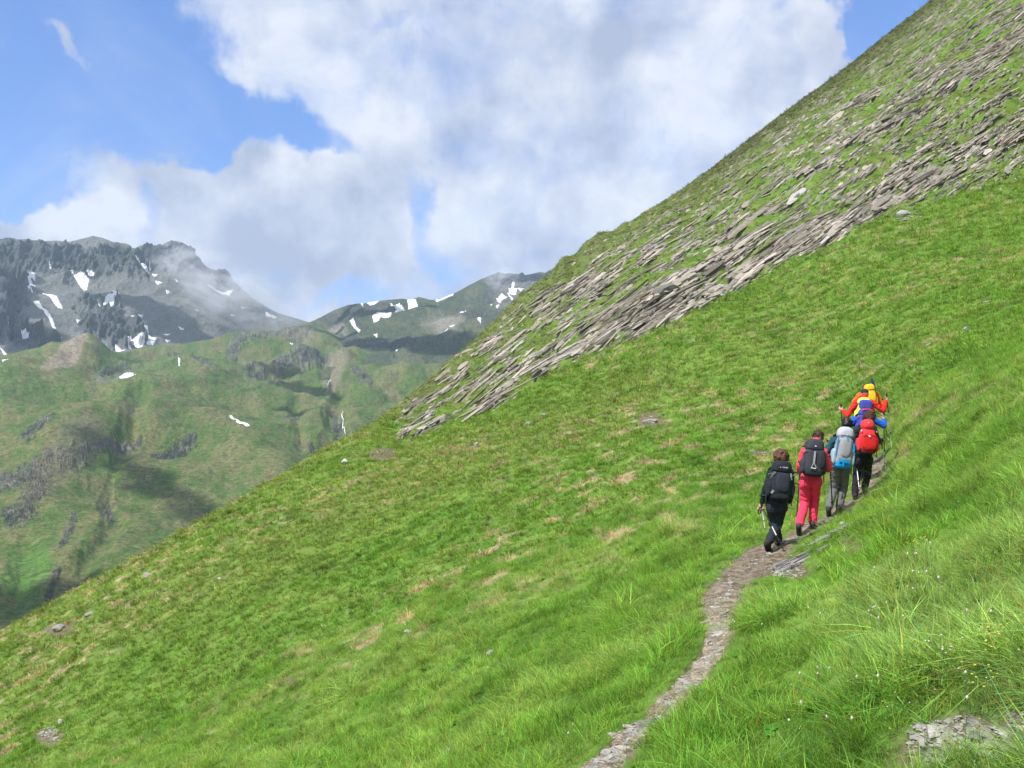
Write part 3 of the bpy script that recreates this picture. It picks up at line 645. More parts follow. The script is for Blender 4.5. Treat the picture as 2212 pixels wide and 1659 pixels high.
# ---- unseen cloud puffs added above the frame to cast shadows on the slopes
mc = bpy.data.materials.new('cloud_white'); mc.use_nodes = True; t = NT(mc.node_tree); t.n.clear()
d_ = t.new('ShaderNodeBsdfTranslucent'); d_.inputs[0].default_value = (.85, .87, .9, 1); tp = t.new('ShaderNodeBsdfTransparent'); mx = t.new('ShaderNodeMixShader')
nz = t.noise(t.new('ShaderNodeTexCoord').outputs['Object'], .02, 4, .6); t.l.new(t.mr(nz, .35, .6, .25, .95), mx.inputs[0]); t.l.new(tp.outputs[0], mx.inputs[1]); t.l.new(d_.outputs[0], mx.inputs[2])
o_ = t.new('ShaderNodeOutputMaterial'); t.l.new(mx.outputs[0], o_.inputs[0])
bm = bmesh.new()
for (L_, a_, b_, rad, n_) in ((V_LAY, (205, 965), (440, 1112), 19, 12), (M_LAY, (275, 650), (405, 735), 62, 9), (M_LAY, (-20, 700), (60, 760), 60, 6), (V_LAY, (575, 790), (625, 845), 36, 4), (V_LAY, (620, 880), (665, 890), 16, 3), (R_LAY, (700, 735), (960, 742), 60, 10), (R_LAY, (740, 680), (890, 665), 50, 7), (M_LAY, (10, 600), (30, 690), 50, 5), (R_LAY, (1120, 610), (1190, 590), 60, 4), (V_LAY, (-40, 1330), (100, 1300), 30, 3)):
    r = random.Random(int(a_[0] * 3 + rad))
    for k in range(n_):
        f_ = k / max(1, n_ - 1); q = lay_hit(L_, a_[0] + (b_[0] - a_[0]) * f_, a_[1] + (b_[1] - a_[1]) * f_)
        c_ = q + SUN * ((1250 - q.z) / SUN.z) + Vector((r.gauss(0, rad * .3), r.gauss(0, rad * .3), r.uniform(0, rad)))
        bmesh.ops.create_icosphere(bm, subdivisions=3, radius=1, matrix=Matrix.Translation(c_) @ Matrix.Diagonal((rad * r.uniform(.8, 1.5), rad * r.uniform(.8, 1.5), rad * .6, 1)))
me = bpy.data.meshes.new('shadow_clouds'); bm.to_mesh(me); bm.free(); me.materials.append(mc); me.polygons.foreach_set('use_smooth', np.ones(len(me.polygons), bool))
o = bpy.data.objects.new('shadow_clouds', me); C.objects.link(o); tag(o, 'unseen cloud puffs above the valley, added to shade the slopes', kind='stuff')
# ================================================================== grass: tufts of single blades, set over the whole slope
def blade_mat():
    m = bpy.data.materials.new('grass_blade'); m.use_nodes = True; t = NT(m.node_tree)
    t.n.clear()
    base = t.attr('tint', 'INSTANCER'); bl = t.attr('blade')
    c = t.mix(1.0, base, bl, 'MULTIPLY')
    d = t.new('ShaderNodeBsdfPrincipled'); t.l.new(c, d.inputs['Base Color']); d.inputs['Roughness'].default_value = .55; d.inputs['Specular IOR Level'].default_value = .10
    tr = t.new('ShaderNodeBsdfTranslucent'); t.l.new(t.mix(1.0, c, (1.15, 1.1, .55), 'MULTIPLY'), tr.inputs[0])
    ms = t.new('ShaderNodeMixShader'); ms.inputs[0].default_value = .42
    t.l.new(d.outputs[0], ms.inputs[1]); t.l.new(tr.outputs[0], ms.inputs[2])
    o = t.new('ShaderNodeOutputMaterial'); t.l.new(ms.outputs[0], o.inputs[0])
    return m
M_blade = blade_mat()
tuft_col = bpy.data.collections.new('tuft_kinds')
def tuft(i, n, rad, h, wdt, bend, straw):
    r = random.Random(100 + i); V, Fq, col = [], [], []
    for k in range(n):
        a = r.uniform(0, 6.283); q = rad * math.sqrt(r.random()); bx, by = q * math.cos(a), q * math.sin(a)
        la = a + r.gauss(0, .7); hh = h * r.uniform(.55, 1.15); be = bend * r.uniform(.3, 1.3) * (.4 + q / rad)
        w0 = wdt * r.uniform(.7, 1.2); fa = r.uniform(0, 6.283); wx, wy = math.cos(fa) * w0, math.sin(fa) * w0
        b0 = len(V); u = r.random()
        cb = (1, 1, 1)
        if u < straw: cb = (1.9, 1.15, 1.5)
        elif u < straw * 1.25: cb = (1.7, .75, .9)
        elif u > .93: cb = (1.5, 1.35, 1.9)
        elif u > .85: cb = (.62, .85, 1.5)
        else: cb = tuple(r.choice((.45, .7, .9, 1.1, 1.35, 1.6)) * r.uniform(.9, 1.1) for _ in range(1)) * 3
        for s in range(4):
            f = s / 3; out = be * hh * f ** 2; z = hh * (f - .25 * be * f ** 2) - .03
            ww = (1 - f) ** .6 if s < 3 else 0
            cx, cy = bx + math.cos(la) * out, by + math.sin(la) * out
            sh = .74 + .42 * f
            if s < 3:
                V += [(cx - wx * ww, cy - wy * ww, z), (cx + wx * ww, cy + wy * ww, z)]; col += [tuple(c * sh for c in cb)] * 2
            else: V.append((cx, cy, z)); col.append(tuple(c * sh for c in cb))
        Fq += [(b0, b0 + 1, b0 + 3, b0 + 2), (b0 + 2, b0 + 3, b0 + 5, b0 + 4), (b0 + 4, b0 + 5, b0 + 6)]
    me = bpy.data.meshes.new('tuft'); me.from_pydata(V, [], Fq)
    at = me.attributes.new('blade', 'FLOAT_COLOR', 'POINT'); at.data.foreach_set('color', np.concatenate([np.array(col, np.float32), np.ones((len(col), 1), np.float32)], 1).ravel())
    me.materials.append(M_blade)
    o = bpy.data.objects.new('tuft_%d' % i, me); tuft_col.objects.link(o)
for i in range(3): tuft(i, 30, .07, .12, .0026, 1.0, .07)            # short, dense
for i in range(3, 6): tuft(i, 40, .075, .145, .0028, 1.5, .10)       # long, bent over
def herb(i):
    r = random.Random(900); V, Fq, col = [], [], []
    for k in range(13):
        a = k * 2.4 + r.random(); L_ = r.uniform(.035, .075); w_ = r.uniform(.010, .018); el = r.uniform(.3, 1.0); b0 = len(V); sh_ = r.uniform(.8, 1.3)
        for f, ww in ((.15, .15), (.5, 1), (.8, .75), (1.0, .05)):
            q = L_ * f * math.cos(el * (1 - .4 * f)); z = .02 + L_ * f * math.sin(el) - .03 * f * f
            for s in (-1, 1): V.append((q * math.cos(a) - s * w_ * ww * math.sin(a), q * math.sin(a) + s * w_ * ww * math.cos(a), z + .006 * abs(s))); col.append((.55 * sh_, .78 * sh_, .75 * sh_))
        for m_ in range(3): Fq.append((b0 + 2 * m_, b0 + 2 * m_ + 1, b0 + 2 * m_ + 3, b0 + 2 * m_ + 2))
    me = bpy.data.meshes.new('tuft'); me.from_pydata(V, [], Fq)
    at = me.attributes.new('blade', 'FLOAT_COLOR', 'POINT'); at.data.foreach_set('color', np.concatenate([np.array(col, np.float32), np.ones((len(col), 1), np.float32)], 1).ravel())
    me.materials.append(M_blade); o = bpy.data.objects.new('tuft_%d' % i, me); tuft_col.objects.link(o)
herb(9)
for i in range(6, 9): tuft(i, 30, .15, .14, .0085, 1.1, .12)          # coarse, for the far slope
CXX = HC
soil_near = np.zeros_like(HX)
for _px, _py, _rx, _ry in ((2085, 1630, 210, 110), (1700, 1235, 90, 40), (2200, 1580, 90, 60)): soil_near = np.maximum(soil_near, sstep(1.2, .6, np.hypot((HPX - _px) / _rx, (HPY - _py) / _ry)))
rr = np.arange(HX.shape[0] - 1)
mid = lambda A: (A[:-1, :-1] + A[1:, 1:]) / 2
e1 = np.stack([HX[:-1, 1:] - HX[:-1, :-1], HY[:-1, 1:] - HY[:-1, :-1], _bz[:-1, 1:] - _bz[:-1, :-1]], -1)
e2 = np.stack([HX[1:, :-1] - HX[:-1, :-1], HY[1:, :-1] - HY[:-1, :-1], _bz[1:, :-1] - _bz[:-1, :-1]], -1)
area = np.linalg.norm(np.cross(e1, e2), axis=-1)
dist = mid(HD)
spc = np.interp(dist, [0, 6, 12, 20, 35, 60, 110, 200], [.055, .060, .082, .12, .19, .30, .50, .8])
# thinner where rock, path or soil shows
cover = (1 - .72 * sstep(.15, .8, mid(HR))) * (1 - .55 * mid(HZONE) * 0) * sstep(.72, 1.12, mid(HPATH) / mid(HHW) + .2 * mid(fbm2(HX * 4, HY * 4, 2))) * (1 - .93 * mid(soil))
inview = ((mid(HPX) > -200) & (mid(HPX) < 2420) & (mid(HPY) < 1860))
lam = area / spc ** 2 * cover * np.where(inview, 1, .25)
cnt = rng.poisson(np.minimum(lam, 40)); print('tufts', cnt.sum())
I, J = np.nonzero(cnt); rep = cnt[I, J]; I = np.repeat(I, rep); J = np.repeat(J, rep)
ri = I + rng.random(len(I)); ci = J + rng.random(len(I))
GP = np.stack([samp(HX, ri, ci), samp(HY, ri, ci), samp(HZ, ri, ci)], -1)
GN_ = samp(HN, ri, ci); GD = samp(HD, ri, ci); gpx = samp(HPX, ri, ci); gpy = samp(HPY, ri, ci)
gt = samp(HG, ri, ci)
gz = samp(HZONE, ri, ci)
big_ = fbm2(GP[:, 0] / 2.6 + 4, GP[:, 1] / 3.5, 3); long_ = sstep(.0, .35, big_ + .35 * sstep(1450, 1800, gpx) * sstep(14, 8, GD))
kindi = np.where(GD > 26, rng.integers(6, 9, len(GD)), np.where(rng.random(len(GD)) < long_, rng.integers(3, 6, len(GD)), rng.integers(0, 3, len(GD))))
kindi = np.where((GD < 22) & (rng.random(len(GD)) < .02 + .08 * sstep(.2, .6, fbm2(GP[:, 0] / .9 + 70, GP[:, 1] / .9, 2))), 9, kindi)
tus = tussock(GP[:, 0], GP[:, 1]); e_ = .03
tgx = (tussock(GP[:, 0] + e_, GP[:, 1]) - tus) / e_; tgy = (tussock(GP[:, 0], GP[:, 1] + e_) - tus) / e_
nearw = sstep(30, 14, GD)
scl = np.interp(GD, [0, 8, 26, 26.01, 60, 110, 200], [1.0, 1.0, 1.35, .75, 1.35, 2.0, 3.0]) * rng.uniform(.7, 1.3, len(GD)) * (1 + .5 * np.clip(fbm2(GP[:, 0] / .7, GP[:, 1] / .9, 2), -.6, .9))
scl *= 1 - .3 * gz
scl *= 1 + nearw * np.clip(.55 * tus - .08, -.45, .55)
soil_s = samp(soil_near, ri, ci); scl *= 1 - .55 * soil_s
pdist = samp(np.clip(HPATH / HHW, 0, 6), ri, ci); scl *= .55 + .45 * sstep(1.0, 3.0, pdist)
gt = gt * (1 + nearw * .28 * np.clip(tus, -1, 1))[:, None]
gt = np.clip(gt * (1 + .24 * rng.normal(size=(len(gt), 1))) * (1 + .06 * rng.normal(size=gt.shape)), .01, .6) * 1.5
# lean out from the slope
rotz = rng.uniform(0, 6.283, len(GD)); zen = GN_ * .45 + np.array([-.10, -.04, .62]) - np.stack([tgx, tgy, tgx * 0], -1) * (.11 * nearw)[:, None] + rng.normal(size=GN_.shape) * .24; zen /= np.linalg.norm(zen, axis=1)[:, None]
rx = -np.arcsin(np.clip(zen[:, 1], -1, 1)); ry = np.arctan2(zen[:, 0], zen[:, 2])
me = bpy.data.meshes.new('grass'); me.vertices.add(len(GP)); me.vertices.foreach_set('co', GP.astype(np.float32).ravel())
def patt(name, typ, v, key='value'):
    a = me.attributes.new(name, typ, 'POINT'); a.data.foreach_set(key, v)
patt('tint', 'FLOAT_COLOR', np.concatenate([gt, np.ones((len(gt), 1))], 1).astype(np.float32).ravel(), 'color')
patt('kindi', 'INT', kindi.astype(np.int32)); patt('scl', 'FLOAT', scl.astype(np.float32))
patt('rot', 'FLOAT_VECTOR', np.stack([rx, ry, rotz], -1).astype(np.float32).ravel(), 'vector')
grass = bpy.data.objects.new('grass', me); C.objects.link(grass); tag(grass, 'fine alpine grass covering the whole near slope', kind='stuff')
def scatter_tree(name, coll, idx='kindi'):
    ng = bpy.data.node_groups.new(name, 'GeometryNodeTree')
    ng.interface.new_socket('Geometry', in_out='INPUT', socket_type='NodeSocketGeometry'); ng.interface.new_socket('Geometry', in_out='OUTPUT', socket_type='NodeSocketGeometry')
    N_ = ng.nodes; L_ = ng.links
    gi = N_.new('NodeGroupInput'); go = N_.new('NodeGroupOutput'); ip = N_.new('GeometryNodeInstanceOnPoints'); ci_ = N_.new('GeometryNodeCollectionInfo')
    ci_.inputs['Collection'].default_value = coll; ci_.inputs['Separate Children'].default_value = True; ci_.inputs['Reset Children'].default_value = True
    def na(n, t):
        a = N_.new('GeometryNodeInputNamedAttribute'); a.data_type = t; a.inputs['Name'].default_value = n; return a.outputs['Attribute']
    L_.new(gi.outputs[0], ip.inputs['Points']); L_.new(ci_.outputs[0], ip.inputs['Instance']); ip.inputs['Pick Instance'].default_value = True
    L_.new(na(idx, 'INT'), ip.inputs['Instance Index']); L_.new(na('scl', 'FLOAT'), ip.inputs['Scale'])
    r1 = N_.new('FunctionNodeEulerToRotation'); L_.new(na('rot', 'FLOAT_VECTOR'), r1.inputs[0]); L_.new(r1.outputs[0], ip.inputs['Rotation'])
    L_.new(ip.outputs[0], go.inputs[0]); return ng
mod = grass.modifiers.new('scatter', 'NODES'); mod.node_group = scatter_tree('grass_scatter', tuft_col)

# ---- small flowers standing in the turf
fl = bpy.data.materials.new('petals'); fl.use_nodes = True; t = NT(fl.node_tree); bq = fl.node_tree.nodes['Principled BSDF']; t.l.new(t.attr('tint'), bq.inputs['Base Color']); bq.inputs['Roughness'].default_value = .7
V, Fq, cc = [], [], []
def flower(p, h, r_, hh, col, lean):
    top = Vector(p) + Vector((lean[0], lean[1], h)); b0 = len(V); g0 = (.10, .17, .04)
    for q, w_ in ((Vector(p), .0016), (top, .0012)):
        for a in range(3): V.append(q + Vector((w_ * math.cos(a * 2.1), w_ * math.sin(a * 2.1), 0))); cc.append(g0)
    Fq.extend([(b0 + a, b0 + (a + 1) % 3, b0 + 3 + (a + 1) % 3, b0 + 3 + a) for a in range(3)]); b1 = len(V)
    for zz, rr_ in ((0, .35), (.35, 1), (.7, .85), (1, .2)):
        for a in range(7):
            k_ = rr_ * (1 + .25 * random.uniform(-1, 1)); V.append(top + Vector((r_ * k_ * math.cos(a * .9), r_ * k_ * math.sin(a * .9), hh * (zz - .3)))); cc.append(tuple(c * random.uniform(.85, 1.1) for c in col))
    for k in range(3): Fq.extend([(b1 + 7 * k + a, b1 + 7 * k + (a + 1) % 7, b1 + 7 * k + 7 + (a + 1) % 7, b1 + 7 * k + 7 + a) for a in range(7)])
    Fq.append(tuple(b1 + 21 + a for a in range(7)))
FLW = [(1895, 1390), (1910, 1380), (1780, 1530), (1760, 1520), (1850, 1560), (2105, 1430), (1985, 1315), (1940, 1330), (2025, 1310), (1890, 1290), (1925, 1400), (1795, 1640), (1700, 1600), (1990, 1240), (2010, 1245), (1960, 1245), (1780, 1370), (2080, 1560), (1590, 1390), (1610, 1385), (1360, 1450), (1240, 1660)]
for px, py in FLW:
    for k in range(2):
        q = hit(px + random.gauss(0, 14), py + random.gauss(0, 9)); flower(q, random.uniform(.17, .26), random.uniform(.005, .007), random.uniform(.014, .024), random.choice([(.58, .50, .50), (.55, .40, .43), (.60, .57, .54)]), (random.gauss(0, .03), random.gauss(0, .03)))
for k in range(420):
    px = random.uniform(300, 2200); py = random.uniform(1000, 1640)
    if py < np.interp(px, sil_x, sil_y) + 60: continue
    q = hit(px, py); d_ = q.y; s_ = .0032 * min(3.2, max(1, d_ / 8))
    flower(q, .10 + .05 * random.random(), s_, s_ * 1.2, random.choice([(.75, .75, .72), (.80, .62, .06), (.80, .55, .03), (.70, .72, .75)]), (0, 0))
for cx_, cy_, n_, s1, s2, colr in ((1975, 1196, 16, 12, 5, (.85, .60, .02)), (2045, 1480, 14, 18, 9, (.65, .65, .62)), (2150, 1450, 22, 16, 14, (.72, .52, .10)), (2130, 1520, 12, 26, 20, (.50, .56, .06))):
    for k in range(n_):
        q = hit(cx_ + random.gauss(0, s1), cy_ + random.gauss(0, s2)); flower(q, random.uniform(.10, .18), .006, .007, colr, (random.gauss(0, .02), random.gauss(0, .02)))
wf = poly_mesh('wildflowers', V, Fq, fl, cols=cc); tag(wf, 'tiny white, pink and yellow wildflowers dotted through the grass', kind='stuff')
# ================================================================== rock
def rock_mat(name, base=None):
    m, t, b = mat(name)
    pos = t.new('ShaderNodeNewGeometry').outputs['Position']
    col = t.attr('tint') if base is None else t.mix(0, base, base)
    mp = t.new('ShaderNodeMapping'); mp.inputs['Rotation'].default_value = (.5, -.6, .35); mp.inputs['Scale'].default_value = (1.2, 2.2, 9.0); t.l.new(pos, mp.inputs['Vector'])
    a = t.noise(mp.outputs[0], 2.2, 7, .65); f = t.noise(pos, 38, 4, .7); li = t.noise(pos, 1.7, 4, .6)
    col = t.scale(col, t.m('ADD', t.mr(a, .3, .7, .62, 1.3, False), t.mr(f, .3, .7, -.18, .2, False)))
    col = t.mix(t.mr(li, .58, .72, 0, .45), col, (.13, .145, .075))
    t.l.new(col, b.inputs['Base Color']); b.inputs['Roughness'].default_value = .85; b.inputs['Specular IOR Level'].default_value = .25
    bp = t.new('ShaderNodeBump'); bp.inputs['Strength'].default_value = .9; bp.inputs['Distance'].default_value = .06
    t.l.new(t.m('ADD', a, t.m('MULTIPLY', f, .3)), bp.inputs['Height']); t.l.new(bp.outputs[0], b.inputs['Normal'])
    return m
M_rock = rock_mat('schist')
_rowstep = (_s - 1990) / (len(_t) - 1)
_dpyc = np.gradient(HPY, axis=1); _dpyr = np.gradient(HPY, axis=0); _k = (_dpyc / _dpyr)[..., None]
_TX = (np.stack([GX[1], GY[1], GZ[1]], -1) - np.stack([GX[0], GY[0], GZ[0]], -1) * _k) / 2.6
def frame_at(r, c, ang):
    """unit tangent of the slope along an image direction, and the normal"""
    tx = samp(_TX, r, c)
    rs_ = np.interp(c, np.arange(len(HC)), _rowstep)
    ty = samp(np.stack([GX[0], GY[0], GZ[0]], -1), r, c) / rs_[:, None]
    T_ = tx * np.cos(ang)[:, None] + ty * np.sin(ang)[:, None]; T_ /= np.linalg.norm(T_, axis=1)[:, None]
    N_ = samp(HN, r, c); N_ /= np.linalg.norm(N_, axis=1)[:, None]; N_ *= np.sign(N_[:, 2:3])
    return T_, N_
nn_ = 150000
cpx = rng.uniform(860, 2420, nn_); cpy = rng.uniform(-330, 980, nn_)
ok = (cpy > np.interp(cpx, sil_x, sil_y) + 3) & (cpy < np.interp(cpx, _rlx, _rly) + 12); cpx, cpy = cpx[ok], cpy[ok]
rm_, zn_ = rockmask(cpx, cpy)
keep = rng.random(len(cpx)) < np.clip(rm_ ** 1.2 * .8 + .06 * zn_, 0, 1) * 1.08
cpx, cpy, rm_ = cpx[keep], cpy[keep], rm_[keep]; n = len(cpx); print('slabs', n)
r_, c_ = hidx(cpx, cpy)
P0 = np.stack([samp(HX, r_, c_), samp(HY, r_, c_), samp(HZ, r_, c_)], -1)
Tn, Nn = frame_at(r_, c_, np.radians(-35 + 7 * n2(cpx / 150, cpy / 110) + rng.normal(0, 5.0, n)))
Bn = np.cross(Nn, Tn); Bn /= np.linalg.norm(Bn, axis=1)[:, None]
sg = np.sign((Bn * np.array([-.4, -.4, -.8])).sum(1))[:, None]; Bn *= sg                     # down the slope
tilt = np.radians(24 + 12 * n2(cpx / 90 + 7, cpy / 60) + rng.normal(0, 5, n))[:, None]
S_ = Bn * np.cos(tilt) + Nn * np.sin(tilt); U_ = Nn * np.cos(tilt) - Bn * np.sin(tilt)         # slab plane tipped out of the slope
szf = np.clip(rm_, .25, 1)
Ln = np.clip(rng.lognormal(.42, .65, n), .4, 8) * (.35 + .8 * szf); Wn = np.clip(rng.lognormal(-1.75, .5, n), .07, .7) * (.5 + .8 * szf); Tk = np.clip(rng.lognormal(-2.9, .4, n), .025, .2) * (.6 + .8 * szf)
VV = np.zeros((n, 12, 3)); k = 0
jit = lambda s: rng.normal(0, s, n)[:, None]
for a in (-1, 0, 1):
    for bb, cc in ((-1, -1), (1, -1), (1, 1), (-1, 1)):
        wa = .55 if a else 1.0
        VV[:, k] = P0 + Tn * (Ln[:, None] * .5 * (a + jit(.16))) + S_ * (Wn[:, None] * .5 * (bb * wa + jit(.2))) + U_ * (Tk[:, None] * (cc * (.5 if a else .75) + jit(.15)) + .01)
        k += 1
VV += (Nn * .03)[:, None]
fb = np.array([(0, 1, 2, 3), (8, 11, 10, 9)] + [(i, 4 + i, 4 + (i + 1) % 4, (i + 1) % 4) for i in range(4)] + [(4 + i, 8 + i, 8 + (i + 1) % 4, 4 + (i + 1) % 4) for i in range(4)])
rc = np.array([[.31, .285, .24], [.26, .24, .205], [.13, .122, .108], [.28, .25, .22], [.36, .335, .29], [.21, .20, .175]])[rng.integers(0, 6, n)] * rng.uniform(.85, 1.4, n)[:, None] * np.array([1.03, 1.0, .95])
rc = np.where((rng.random(n) < .012)[:, None], np.array([.42, .41, .38]), rc)
grp = np.full(n, -1); gd = np.full(n, 1e9)
OUT = [(1, 'long grey band of layered rock along the lower edge of the rocky slope', 0), (6, 'broad pale slab outcrop high on the right edge of the slope', 0), (3, 'grey fluted outcrop close to the skyline, left of the rocky slope', 0),
       (0, 'lowest left tip of the rock band, ending in the green spur', 0), (2, 'middle rock band parallel to and above the long lower band', 0), (4, 'short grey outcrop below the skyline knolls', 0),
       (8, 'small steep outcrop to the left of the broad pale slab', 0), (10, 'dark stepped outcrop in the top right corner of the slope', 0), (5, 'thin broken ledges beside the brown grassy rib at the skyline', 0), (14, 'small dark ledges near the bend of the distant path', 0)]
for gi_, (si, lab, _) in enumerate(OUT):
    d, _q = polydist(cpx, cpy, STREAKS[si][0]); m = (d < STREAKS[si][1] * 1.3) & (d < gd) & (rm_ > .2); grp[m] = gi_; gd[m] = d[m]
for gi_ in range(-1, len(OUT)):
    m = grp == gi_
    if not m.any(): continue
    v = VV[m].reshape(-1, 3); f = (fb[None] + 12 * np.arange(m.sum())[:, None, None]).reshape(-1, 4)
    o = poly_mesh('scree' if gi_ < 0 else 'rock_outcrop', v, f, M_rock, cols=np.repeat(rc[m], 12, 0))
    if gi_ < 0: tag(o, 'loose splinters and ledges of grey schist strewn over the rocky slope', kind='stuff')
    else: tag(o, OUT[gi_][1], 'rock outcrop', 'rock outcrops of the upper slope')
# ---- single stones
def stone_mesh(seed, size, flat_cuts=7):
    r = random.Random(seed); bm = bmesh.new(); bmesh.ops.create_icosphere(bm, subdivisions=3, radius=1)
    pl = []
    for k in range(flat_cuts):
        nrm = Vector((r.gauss(0, 1), r.gauss(0, 1), r.gauss(0, .8))).normalized(); pl.append((nrm, r.uniform(.5, .85)))
    V = []
    for v in bm.verts:
        p = v.co.copy()
        for nrm, dd in pl:
            e = p.dot(nrm) - dd
            if e > 0: p -= nrm * e
        V.append(p)
    F_ = [[q.index for q in f.verts] for f in bm.faces]; bm.free()
    A = np.array([tuple(p) for p in V]); A *= 1 + .07 * fbm3(A[:, 0] * 2 + seed, A[:, 1] * 2, A[:, 2] * 2, 3)[:, None]
    return A * np.array(size), F_
def stone(px, py, L, Wd, H, yaw, label, col=(.34, .325, .30), sink=.25, dip=0.0, group=None, name='rock'):
    p = hit(px, py); k_ = .8 if py > 900 else .9; L *= k_; Wd *= k_; H *= k_ * .85; col = tuple(.82 * q for q in col); v, f = stone_mesh(int(px * 7 + py), (L / 2, Wd / 2, H / 2))
    r, c = hidx(np.array([px], float), np.array([py], float)); Nn = Vector(samp(HN, r, c)[0]); Nn = -Nn if Nn.z < 0 else Nn
    M = (Nn * .6 + Vector((0, 0, .5))).normalized().to_track_quat('Z', 'Y').to_matrix() @ Euler((0, math.radians(dip), math.radians(yaw))).to_matrix()
    v = v @ np.array(M).T
    o = poly_mesh(name, v, f, M_rock, cols=np.repeat([np.array(col) * 1.0], len(v), 0))
    o.location = p + Vector((0, 0, H * (.5 - sink))); tag(o, label, 'rock' if name != 'stepping_stone' else 'stone', group)
    return o
ST = [(128, 1361, 1.25, .7, .5, 20, 'largest grey boulder in the turf at the left edge of the meadow'), (190, 1333, .9, .5, .4, 30, 'grey slab just right of the largest left boulder'),
      (133, 1563, .35, .28, .42, 0, 'pale upright stone above the bare earth patch, bottom left', (.50, .48, .42)), (316, 1241, 1.5, .5, .35, 8, 'flat dark-edged slab near the skyline of the left spur'),
      (474, 1251, .34, .25, .22, 0, 'small whitish stone in the middle of the left spur', (.6, .6, .58)), (880, 1375, .34, .24, .2, 20, 'whitish stone alone in the lower middle meadow', (.5, .5, .48)),
      (1060, 1417, .30, .20, .16, 10, 'pale flat stone right of the one alone in the lower meadow', (.5, .5, .5)), (972, 1617, .22, .13, .12, 25, 'pale stone in the grass at the bottom centre', (.45, .46, .47)),
      (1405, 912, 1.0, .4, .3, 30, 'rock jutting from the bare earth hole in the middle of the meadow'), (1178, 894, 1.1, .4, .22, 5, 'flat grey stone in the meadow just under the rock band', (.4, .4, .42)),
      (1143, 914, .8, .5, .35, 20, 'rounded grey stone left of the flat one under the rock band', (.36, .38, .4)), (745, 1003, .7, .4, .5, 30, 'white stone below the path bend on the spur', (.6, .6, .58)),
      (2132, 652, .75, .3, .10, 5, 'flat pale stone high in the meadow near the right edge', (.5, .5, .5)), (2088, 716, .3, .2, .16, 40, 'grey stone below the flat pale one near the right edge', (.36, .38, .40)),
      (1972, 790, .3, .2, .14, 10, 'light grey stone in the meadow above the hikers', (.5, .52, .54)), (2006, 748, .25, .18, .14, 30, 'small light stone, upper one above the hikers', (.5, .5, .5)),
      (1952, 830, .25, .16, .12, 30, 'bluish-grey stone nearest above the yellow backpack', (.45, .48, .52)), (2082, 1046, .34, .16, .08, 0, 'flat grey stone in the grass to the right of the hikers', (.45, .46, .48)),
      (1838, 1108, .34, .16, .12, 30, 'pale flat rock on the grass bank beside the grey backpack hiker', (.5, .5, .5)), (1818, 1139, .22, .16, .12, 0, 'pale stone on the bank right of the pink trousers', (.52, .5, .48)),
      (1664, 1216, .20, .11, .14, 40, 'brown clod of earth right behind the last hiker', (.14, .10, .06)), (1355, 1241, .14, .1, .09, 0, 'small whitish stone in the grass left of the path', (.55, .55, .56)),
      (1955, 470, 1.6, 1.0, .9, 0, 'pale boulder at the foot of the rock band, upper right', (.42, .42, .4)), (1445, 642, 3.2, 1.6, 1.5, 30, 'big dark overhanging block inside the rock band', (.2, .19, .17)),
      (1030, 965, .5, .3, .5, 10, 'upright pale splinter below the left tip of the rock band', (.4, .38, .34)), (1560, 640, .8, .5, .5, 0, 'round light block at the edge of the rock band', (.5, .5, .46)),
      (1995, 1596, .12, .08, .06, 0, 'pale broken stone in the bare patch at the lower right', (.50, .47, .42)), (2045, 1583, .11, .08, .06, 40, 'rounded beige stone in the middle of the bare patch', (.48, .42, .36)),
      (2030, 1622, .14, .09, .06, 20, 'cream stone low in the bare patch, lower right', (.55, .52, .44)), (2105, 1604, .12, .09, .06, 60, 'greenish grey flat stone on the right of the bare patch', (.40, .42, .40)), (2128, 1572, .14, .09, .08, 10, 'grey stone under the turf lip at the lower right', (.35, .33, .31))]
for s_ in ST:
    stone(s_[0], s_[1], *s_[2:6], s_[6], *(s_[7:8] or ()), group='single stones in the meadow')
stone(1540, 1358, .36, .20, .07, -8, 'flat pale stone step across the narrow path', (.48, .45, .38), sink=.05, name='stepping_stone')
stone(1556, 1372, .40, .13, .05, 0, 'thin flat stone just below the stone step on the path', (.44, .42, .36), sink=.05, name='stepping_stone')
# splintered slab beside the path
def splinters(px, py, n, spread, L, label, seed):
    r = random.Random(seed); V, Fq, cc = [], [], []
    p = hit(px, py); rr_, cc_ = hidx(np.array([px], float), np.array([py], float)); Tt, Nt = frame_at(rr_, cc_, np.radians([-27.0])); Tt = Vector(Tt[0]); Nt = Vector(Nt[0]); Bt = Nt.cross(Tt)
    for k in range(n):
        c0 = Tt * r.gauss(0, spread) + Bt * r.gauss(0, spread * .35) ; l = L * r.uniform(.4, 1.2); wq = r.uniform(.02, .05); h = r.uniform(.015, .04); b0 = len(V); b_ = .28 * r.uniform(.6, 1.5)
        gz_ = ground(p.x + c0.x, p.y + c0.y) - p.z; c0.z = gz_ + .02
        for a in (-1, 1):
            for e1_, e2_ in ((-1, -1), (1, -1), (1, 1), (-1, 1)):
                V.append(c0 + Tt * l / 2 * (a + r.gauss(0, .1)) + Bt * wq * (e1_ + r.gauss(0, .2)) * (.7 if a > 0 else 1) + Nt * h * (e2_ + .2)); cc.append((b_, b_ * .95, b_ * .88))
        Fq += [(b0, b0 + 3, b0 + 2, b0 + 1), (b0 + 4, b0 + 5, b0 + 6, b0 + 7)] + [(b0 + i, b0 + (i + 1) % 4, b0 + 4 + (i + 1) % 4, b0 + 4 + i) for i in range(4)]
    o = poly_mesh('rock_ledge', V, Fq, M_rock, cols=cc); o.location = p; tag(o, label, 'rock ledge')
splinters(1712, 1215, 34, .26, .5, 'splintered grey ledge beside the path behind the last hiker', 3)
splinters(1795, 1165, 16, .30, .4, 'narrow splintered ledge running up the bank below the pink hiker', 5)
